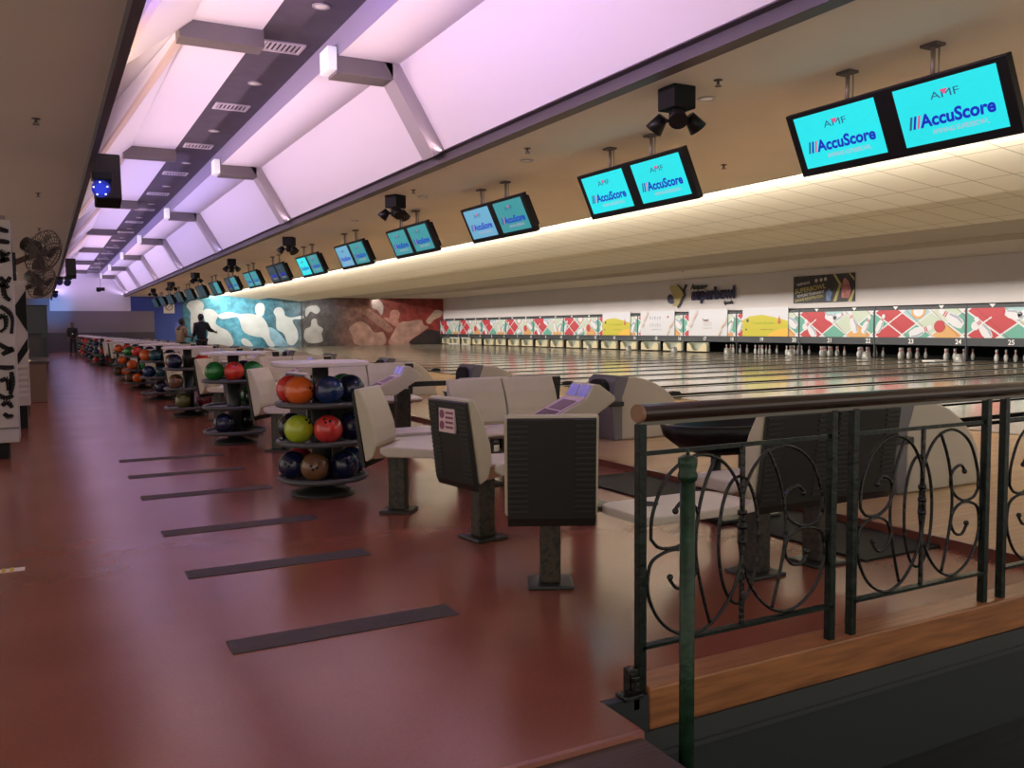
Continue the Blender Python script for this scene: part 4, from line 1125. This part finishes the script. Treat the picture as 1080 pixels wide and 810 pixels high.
# ================================================================== RAILING
ry = 2.42
rail = empty('railing', (1.79, ry, 0))
def RP(x, y): X, Z = on_y(x, y, ry); return (X - 1.79, Z)
BXS = [(1.79, 2.715), (2.835, 3.68), (3.81, 4.66), (4.79, 5.65)]
hr = MB()
hp_ = [(.037 * math.cos(2*PI*i/20), .031 * math.sin(2*PI*i/20)) for i in range(20)]
hr.prism(hp_, 'x', -.004, 4.3, M=Matrix.Translation((0, 0, .972)))
hr.build('handrail', M_hand, rail, bevel=.004)
MB().prism([(a * 1.03, b * 1.03) for a, b in hp_], 'x', -.018, -.002, M=Matrix.Translation((0, 0, .972))).build('handrail_end', M_handend, rail, bevel=.004)
MB().box(-.01, 4.3, -.012, .012, .930, .943).build('handrail_bar', M_metal and mat('dull_steel_bar', (.12, .11, .09), .4, .5), rail)
for i, (xa, xb) in enumerate(BXS):
    for x in (xa, xb):
        m = MB().box(x - 1.79 - .016, x - 1.79 + .016, -.016, .016, .0, .935)
        m.build('post', M_iron, rail, bevel=.003)
fm = MB().box(-.06, -.02, -.02, .02, -.08, .09).box(-.07, .02, -.025, .025, -.09, -.06).box(-.10, -.02, -.05, .01, -.005, .012).box(-.055, -.025, -.035, -.02, -.05, .07)
fm.build('foot_bracket', M_ironb, rail, bevel=.004)
def arc(pts, n=6): return sm(pts, n)
def ell(cu, cv, ru, rv, n=40): return [(cu + ru * math.cos(2*PI*i/n), cv + rv * math.sin(2*PI*i/n)) for i in range(n)]
for xa, xb in BXS:
    w_ = xb - xa; zb, zt_ = .155, .83
    def PT(u, v, dy=0): return (xa - 1.79 + u * w_, dy, zb + v * (zt_ - zb))
    MB().box(xa - 1.79, xb - 1.79, -.004, .004, zt_ - .006, zt_ + .010).build('top_bar', M_iron, rail)
    MB().box(xa - 1.79, xb - 1.79, -.016, .016, zb - .006, zb + .006).build('bottom_bar', M_iron, rail)
    MB().box(xa - 1.79 + .5 * w_ - .007, xa - 1.79 + .5 * w_ + .007, -.007, .007, zb, zt_).build('centre_bar', M_ironb, rail)
    sc_ = MB(); r = .0065
    for mir in (0, 1):
        f = (lambda u: 1 - u) if mir else (lambda u: u)
        q = .010 if mir else -.010
        sc_.tube([PT(f(u), v, q) for u, v in arc([(.04, .56), (.05, .70), (.12, .88), (.25, .97), (.38, .93), (.47, .78), (.50, .56), (.495, .40), (.44, .20), (.34, .06), (.22, .02), (.10, .10), (.03, .26), (.035, .42), (.09, .475), (.17, .485), (.235, .44), (.255, .36), (.22, .29), (.165, .28), (.13, .33)])], r, 8)
        sc_.tube([PT(f(u), v, q * .5) for u, v in arc([(.36, .96), (.30, .80), (.265, .62), (.26, .44), (.29, .24), (.33, .06)])], r, 8)
        sc_.tube([PT(f(u), v, q) for u, v in arc([(.04, .56), (.08, .51), (.16, .50), (.23, .545), (.265, .62), (.25, .70), (.19, .735), (.155, .70)])], r, 8)
        for u, v in ((.13, .345), (.155, .69)): sc_.ball(PT(f(u), v, q), .012, 10)
    sc_.build('scrollwork', M_ironb, rail)
    MB().tube([PT(u, v, .018) for u, v in ell(.5, .47, .105, .355)], r, 8, True).build('centre_oval', M_ironb, rail)
    for v in (.47, .55, .63): MB().cyl(PT(.5, v - .012), PT(.5, v + .012), .018, 10).build('collar', M_ironb, rail)
tag(rail, 'dark green wrought iron scroll railing with brown handrail on wooden kerb', 'railing')
gp = empty('gate_post', (1.715, 2.08, 0))
MB().cyl((0, 0, -.56), (0, 0, .86), .0235, 16).build('tube', M_greenpost, gp)
MB().lathe([(.028, .80), (.031, .815), (.026, .83), (.030, .85), (.030, .868), (.012, .878)], 16).lathe([(.006, .876), (.004, .895)], 8).build('cap', M_greenpost, gp)
tag(gp, 'short round green iron gate post standing before the railing', 'post')

# ================================================================== LEFT SIDE
sg_ = empty('sign_pillar', (-.24, 10.0, 0))
MB().box(-1.6, 0, 0, .5, .16, 2.36).build('panel_box', mat('sign_panel_white', (.44, .40, .38), .5, var=.05, scale=2), sg_, bevel=.01)
MB().box(-1.6, -.10, .04, .46, 0, .16).build('plinth', M_matte, sg_)
MB().box(-1.55, -.04, -.006, 0, 2.36, 2.40).box(-1.6, 0, -.012, 0, .30, .315).build('edge_band', mat('pillar_grey', (.18, .16, .15), .5), sg_)
ink = MB(); rg = random.Random(3)
def stroke(pts, th):
    P = sm(pts, 4)
    for i in range(len(P) - 1):
        a, b = Vector(P[i]), Vector(P[i+1]); d = (b - a)
        if d.length < 1e-5: continue
        n = Vector((-d.y, d.x)).normalized() * th * (.75 + .2 * math.sin(i * .5))
        ink.poly([(p.x, -.008, p.y) for p in (a + n, b + n, b - n, a - n)])
def Pq(px, py):
    X, Z = on_y(px, py, 10.0); return (X + .24, Z)
for pts in ([(-4, 240), (4, 243), (9, 244)], [(-4, 254), (5, 255), (10, 256)], [(-4, 267), (3, 266), (6, 270), (10, 266)], [(-2, 276), (6, 274), (10, 273)],
            [(2, 268), (4, 276)], [(0, 292), (6, 298), (11, 292)], [(-4, 302), (4, 300), (9, 304)], [(3, 300), (5, 312), (11, 317)], [(0, 323), (8, 328), (13, 336), (12, 352)],
            [(-2, 336), (5, 333), (6, 345), (0, 350)], [(-2, 362), (8, 368), (14, 367)], [(2, 374), (10, 370), (15, 369)], [(-2, 387), (8, 388), (15, 387)],
            [(12, 392), (13, 404), (11, 416)], [(0, 402), (8, 400), (9, 412)], [(-2, 416), (6, 420), (14, 417)], [(2, 428), (8, 424), (13, 430)], [(4, 436), (10, 440), (13, 437)]):
    stroke([Pq(*p) for p in pts], .026)
ink.build('brush_lettering', M_matte, sg_)
tag(sg_, 'white panelled pillar with black brush lettering at the left edge', 'pillar')

def fan(loc, s, label, rz):
    r = empty('wall_fan', loc, rz)
    MB().box(-.02, .03, -.05, .05, -.28 * s, .0).build('wall_plate', M_ironb, r, bevel=.008)
    MB().tube(sm([(.02, 0, -.10 * s), (.10, 0, -.06 * s), (.20, 0, -.02 * s), (.26, 0, .0)]), .028 * s, 8).build('bracket', mat('fan_bracket', (.10, .06, .045), .5), r)
    A = Matrix.Translation((.27, 0, .04 * s)) @ Matrix.Rotation(R_(62), 4, 'Y') @ Matrix.Rotation(R_(0), 4, 'X')
    A = Matrix.Translation((.25, 0, .03 * s)) @ Vector((.75, -.55, -.42)).to_track_quat('Z', 'Y').to_matrix().to_4x4()
    MB().lathe([(.05, -.20), (.075, -.18), (.08, -.04), (.05, -.02)], 18, M=A @ Matrix.Scale(s, 4)).build('motor', mat('fan_motor', (.055, .045, .04), .45), r)
    cg = MB()
    for i in range(28):
        a = 2*PI*i/28
        pr_ = [(.05, .11), (.14, .125), (.21, .08), (.235, .03), (.20, -.02), (.08, -.035)]
        cg.tube([A @ (Matrix.Scale(s, 4) @ Vector((q * math.cos(a), q * math.sin(a), z))) for q, z in pr_], .0035 * s, 4)
    for q, z in ((.235, .03), (.14, .125), (.19, .098), (.05, .11)):
        cg.tube([A @ (Matrix.Scale(s, 4) @ Vector((q * math.cos(2*PI*i/32), q * math.sin(2*PI*i/32), z))) for i in range(32)], .005 * s, 5, True)
    cg.build('cage', mat('fan_cage', (.10, .08, .065), .4, .4), r)
    for i in range(4):
        bl_ = MB(); a0 = 2*PI*i/4
        P = []
        for t, w0, w1 in ((.04, -.25, .25), (.10, -.42, .48), (.16, -.42, .52), (.205, -.22, .42)):
            P.append((t, w0, w1))
        up = [A @ (Matrix.Scale(s, 4) @ Vector((t * math.cos(a0 + w1), t * math.sin(a0 + w1), .055))) for t, w0, w1 in P]
        dn = [A @ (Matrix.Scale(s, 4) @ Vector((t * math.cos(a0 + w0), t * math.sin(a0 + w0), .015))) for t, w0, w1 in P]
        for j in range(len(P) - 1): bl_.poly([up[j], up[j+1], dn[j+1], dn[j]])
        o = bl_.build('blade', mat('fan_blade', (.085, .07, .06), .4), r)
        so_ = o.modifiers.new('s', 'SOLIDIFY'); so_.thickness = .004
    MB().ball((0, 0, .0), .045 * s, 12, M=A @ Matrix.Translation((0, 0, .05 * s))).build('hub', MATS['fan_motor'], r)
    tag(r, label, 'wall fan')
fan((-.24, 10.25, 2.06), 1.0, 'dark caged wall fan bracketed on the white lettered pillar', 0)
fan((-.26, 13.25, 1.90), 1.0, 'second caged wall fan behind and below the first one', 0)

p2 = empty('display_panel', (-.17, 13.0, 0))
MB().box(-1.2, 0, 0, .12, .30, 1.92).build('board', mat('display_white', (.46, .41, .38), .5), p2, bevel=.01)
MB().poly([(-.16, -.004, 1.55), (0, -.004, 1.80), (0, -.004, 1.25)]).poly([(-.14, -.004, .95), (-.002, -.004, 1.18), (-.002, -.004, 1.02), (-.12, -.004, .84)]).build('black_graphic', M_matte, p2)
lv = MB()
for i in range(6): lv.box(-.18, -.02, -.02, 0, .42 + i * .075, .455 + i * .075)
lv.build('louvre', mat('louvre_pale', (.55, .50, .46), .4), p2)
MB().box(-1.15, -.04, .02, .10, 0, .30).build('leg_panel', M_matte, p2)
tag(p2, 'white display panel with black triangle and louvres behind the pillar', 'display panel')

ct = empty('service_counter', (.04, 17.6, 0))
MB().box(-.75, 0, 0, 2.6, 0, .70).build('cabinet', mat('counter_brown', (.16, .085, .06), .4), ct, bevel=.01)
MB().box(-.80, .05, -.05, 2.65, .70, .735).build('counter_top', mat('counter_dark_top', (.04, .035, .035), .3), ct, bevel=.006)
MB().box(-.70, -.25, .004, .02, .735, .76).build('lit_sign_strip', mat('lit_strip', (.5, .4, .2), .4, emit=(1, .8, .35), estr=.8), ct)
tag(ct, 'low brown service counter with dark top along the left side', 'counter')
for i, (x0, x1, y0, h_, cc, lab) in enumerate([(-.9, -.02, 23, 1.22, (.05, .05, .05), 'black cabinet behind the low brown counter on the left'),
                                         (-.9, .10, 31, 1.05, (.035, .04, .04), 'farther black cabinet along the left side with pale shelf edge'),
                                         (-.9, .20, 42, 2.35, (.06, .075, .075), 'tall dark green cabinet beside the end wall on the left')]):
    r = empty('cabinet', (x1, y0, 0))
    MB().box(x0 - x1, 0, 0, 2.2, 0, h_ - .04).build('body', mat('cabinet_%s' % ['black', 'charcoal', 'green'][i], cc, .4), r, bevel=.01)
    MB().box(x0 - x1 - .02, .02, -.02, 2.22, h_ - .04, h_).build('top', mat('cabinet_edge', (.03, .03, .03), .5), r)
    MB().box(x0 - x1 + .05, -.03, -.015, 0, .10, h_ - .10).build('door', mat('cabinet_%s' % ['black', 'charcoal', 'green'][i], cc, .4), r, bevel=.006)
    tag(r, lab, 'cabinet')
# small wall lamps / bottles on the left wall area between fans and cabinets
wl = empty('vertical_lamp', (-.22, 15.2, 1.0))
MB().cyl((0, 0, 0), (0, 0, .75), .018, 10).build('tube', mat('lamp_tube', (.8, .75, .65), .4, emit=(1, .85, .6), estr=.8), wl)
MB().box(-.03, .03, -.02, .03, -.06, 0).box(-.03, .03, -.02, .03, .75, .80).build('holder', M_metal, wl)
MB().box(-.012, .012, -.0, .03, -1.0, -.06).build('stand', M_post, wl)
tag(wl, 'slim upright tube lamp behind the white display panel', 'lamp')

# ================================================================== PEOPLE
def skin_fig(name, verts, edges, radii, m, parent, sub=2, root_i=0):
    me = bpy.data.meshes.new(name); me.from_pydata(verts, edges, []); me.materials.append(m)
    o = bpy.data.objects.new(name, me); col.objects.link(o); o.parent = parent
    sk = o.modifiers.new('skin', 'SKIN'); sk.use_smooth_shade = True
    if not me.skin_vertices: me.skin_vertices.new()
    for i, r in enumerate(radii):
        r = r if isinstance(r, tuple) else (r, r)
        me.skin_vertices[0].data[i].radius = r
    me.skin_vertices[0].data[root_i].use_root = True
    ss = o.modifiers.new('sub', 'SUBSURF'); ss.levels = sub; ss.render_levels = sub
    return o
def person(name, key, loc, rz, H, arms, shirt, trouser, skinc, label, hairc=(.012, .01, .01), head_turn=0.0, badge=False, lean=0.0, sleeve=.75, collar=None):
    s = H / 1.72
    r = empty(name, loc, rz)
    # facing +y ; joints
    J = [(0, 0, .95), (0, lean * .3, 1.12), (0, lean * .7, 1.30), (0, lean, 1.43), (0, lean + .01, 1.50), (0, lean + .02, 1.54)]
    rad = [(.10, .07), (.105, .08), (.14, .09), (.10, .07), .055, .055]
    E = [(0, 1), (1, 2), (2, 3), (3, 4), (4, 5)]
    def chain(start, pts, rs):
        prev = start
        for p, q in zip(pts, rs):
            J.append(p); rad.append(q); E.append((prev, len(J) - 1)); prev = len(J) - 1
        return prev
    hips = {}
    for sd in (-1, 1):
        chain(0, [(sd * .09, 0, .86), (sd * .105, .01, .50), (sd * .11, -.01, .10), (sd * .115, .03, .04), (sd * .12, .15, .03)], [(.085, .09), .060, .042, .04, (.035, .025)])
    hands = {}
    for sd in (-1, 1):
        el, wr = arms[0 if sd < 0 else 1]
        e = chain(3, [(sd * .18, lean, 1.41), el, wr], [.058, .044, .030])
        w = Vector(wr); d = (w - Vector(el)).normalized()
        palm = w + d * .07
        p = chain(e, [tuple(palm)], [(.036, .018)])
        side = d.cross(Vector((0, 1, .2))).normalized() if abs(d.y) < .9 else d.cross(Vector((0, 0, 1))).normalized()
        for fi, (off, ln) in enumerate(((-.028, .065), (-.010, .078), (.010, .074), (.027, .058))):
            a = palm + side * off + d * .02; b = palm + side * off * 1.15 + d * (.02 + ln * .6); c2 = b + d * ln * .4 + Vector((0, .012, -.012))
            chain(p, [tuple(a), tuple(b), tuple(c2)], [.010, .009, .008])
        chain(e, [tuple(w + d * .03 + side * -.035), tuple(w + d * .075 + side * -.055)], [.012, .009])
    J = [tuple(c * s for c in p) for p in J]
    rad = [tuple(c * s for c in q) if isinstance(q, tuple) else q * s for q in rad]
    skm = mat('skin_' + key, skinc, .5)
    body = skin_fig('body', J, E, rad, skm, r, 2, 0)
    # head (skull with jaw, nose, brow, mouth, ears)
    HM = Matrix.Translation((0, (lean + .03) * s, 1.605 * s)) @ Matrix.Rotation(head_turn, 4, 'Z') @ Matrix.Scale(1.10, 4)
    hd = MB()
    hd.ball((0, 0, .015), .098 * s, 24, (.80, .98, 1.12), M=HM)
    hd.ball((0, .025 * s, -.055 * s), .06 * s, 16, (.92, .95, .85), M=HM)
    hd.prism([(-.012, -.01), (.0, .035), (.012, -.01), (0, -.016)], 'y', .088 * s, .112 * s, M=HM)
    for sd in (-1, 1): hd.ball((sd * .080 * s, -.005, .0), .024 * s, 10, (.4, .8, 1.2), M=HM)
    hd.build('head', skm, r)
    ey = MB()
    for sd in (-1, 1): ey.ball((sd * .030 * s, .088 * s, .018 * s), .010 * s, 8, M=HM)
    ey.box(-.022 * s, .022 * s, .084 * s, .092 * s, -.052 * s, -.046 * s, M=HM)
    ey.build('face_details', mat('eye_dark', (.03, .015, .012), .4), r)
    hr_ = MB(); hr_.ball((0, -.014 * s, .034 * s), .105 * s, 24, (.82, 1.0, 1.05), M=HM)
    for v in [v for v in hr_.bm.verts]:
        q = HM.inverted() @ v.co
        if q.y > .045 * s and q.z < .075 * s: v.co = HM @ Vector((q.x * .86, q.y * .55, q.z + .03 * s if q.z > 0 else q.z))
        elif q.z < -.045 * s: v.co = HM @ Vector((q.x * .8, min(q.y, -.01) * .9, -.045 * s))
    hr_.build('hair', mat('hair_dark', hairc, .6), r)
    # shirt: torso and sleeves
    SJ = [(0, 0, .84), (0, lean * .3, 1.10), (0, lean * .7, 1.28), (0, lean, 1.42), (0, lean + .005, 1.485)]; SR = [(.19, .14), (.175, .13), (.205, .14), (.17, .115), (.075, .075)]; SE = [(0, 1), (1, 2), (2, 3), (3, 4)]
    for sd in (-1, 1):
        el, wr = arms[0 if sd < 0 else 1]
        SJ.append((sd * .185, lean, 1.40)); SR.append(.088); SE.append((3, len(SJ) - 1))
        mid = Vector((sd * .185, lean, 1.41)).lerp(Vector(el), min(1, sleeve))
        SJ.append(tuple(mid)); SR.append(.078); SE.append((len(SJ) - 2, len(SJ) - 1))
        if sleeve > 1:
            SJ.append(tuple(Vector(el).lerp(Vector(wr), .85))); SR.append(.052); SE.append((len(SJ) - 2, len(SJ) - 1))
    skin_fig('shirt', [tuple(c * s for c in p) for p in SJ], SE, [tuple(c * s for c in q) if isinstance(q, tuple) else q * s for q in SR], mat('shirt_' + key, shirt, .7), r, 2)
    TJ = [(0, 0, .96)]; TR_ = [(.158, .112)]; TE = []
    for sd in (-1, 1):
        TJ += [(sd * .09, 0, .86), (sd * .105, .01, .50), (sd * .11, -.01, .09)]; TR_ += [(.10, .105), .078, .062]
        n0 = len(TJ) - 3; TE += [(0, n0), (n0, n0 + 1), (n0 + 1, n0 + 2)]
    skin_fig('trousers', [tuple(c * s for c in p) for p in TJ], TE, [tuple(c * s for c in q) if isinstance(q, tuple) else q * s for q in TR_], mat('trousers_' + key, trouser, .7), r, 2)
    sh = MB()
    for sd in (-1, 1): sh.ball((sd * .118 * s, .07 * s, .035), .1 * s, 14, (.48, 1.35, .42))
    sh.build('shoes', M_matte, r)
    if collar:
        MB().lathe([(.075 * s, 1.50 * s), (.16 * s, 1.43 * s), (.20 * s, 1.37 * s), (.19 * s, 1.35 * s), (.06 * s, 1.45 * s)], 20, M=Matrix.Translation((0, lean * s, 0)) @ Matrix.Diagonal((1, .72, 1, 1))).build('collar', mat('collar_dark', collar, .7), r)
    if badge:
        MB().box(-.03, .03, .13 * s, .14 * s, 1.10 * s, 1.18 * s).build('badge', M_white, r)
    tag(r, label, 'person')
    return r
down = (((-.23, .02, 1.14), (-.20, .08, .92)), ((.23, .02, 1.14), (.20, .08, .92)))
person('person', 'far', (1.36, 50.5, 0), R_(180), 1.66, down, (.010, .010, .014), (.010, .010, .013), (.16, .09, .06), 'person in black clothes with white badge standing near the end wall', badge=True, sleeve=1.5)
reach = (((-.22, -.02, 1.16), (-.24, .12, .98)), ((.34, .14, 1.22), (.58, .28, 1.16)))
person('person', 'navy', (4.60, 30.2, 0.05), R_(15), 1.70, reach, (.012, .014, .030), (.012, .012, .016), (.16, .09, .06), 'person in navy shirt seen from behind, right arm reaching out', sleeve=1.5)
reach2 = (((-.22, .06, 1.16), (-.12, .30, 1.12)), ((.22, .08, 1.16), (.14, .34, 1.12)))
person('person', 'tan', (3.90, 29.9, 0.0), R_(-60), 1.60, reach2, (.30, .21, .11), (.02, .02, .03), (.18, .10, .07), 'person in tan shirt and dark collar standing beside the navy shirted one', lean=.05, collar=(.015, .015, .02))
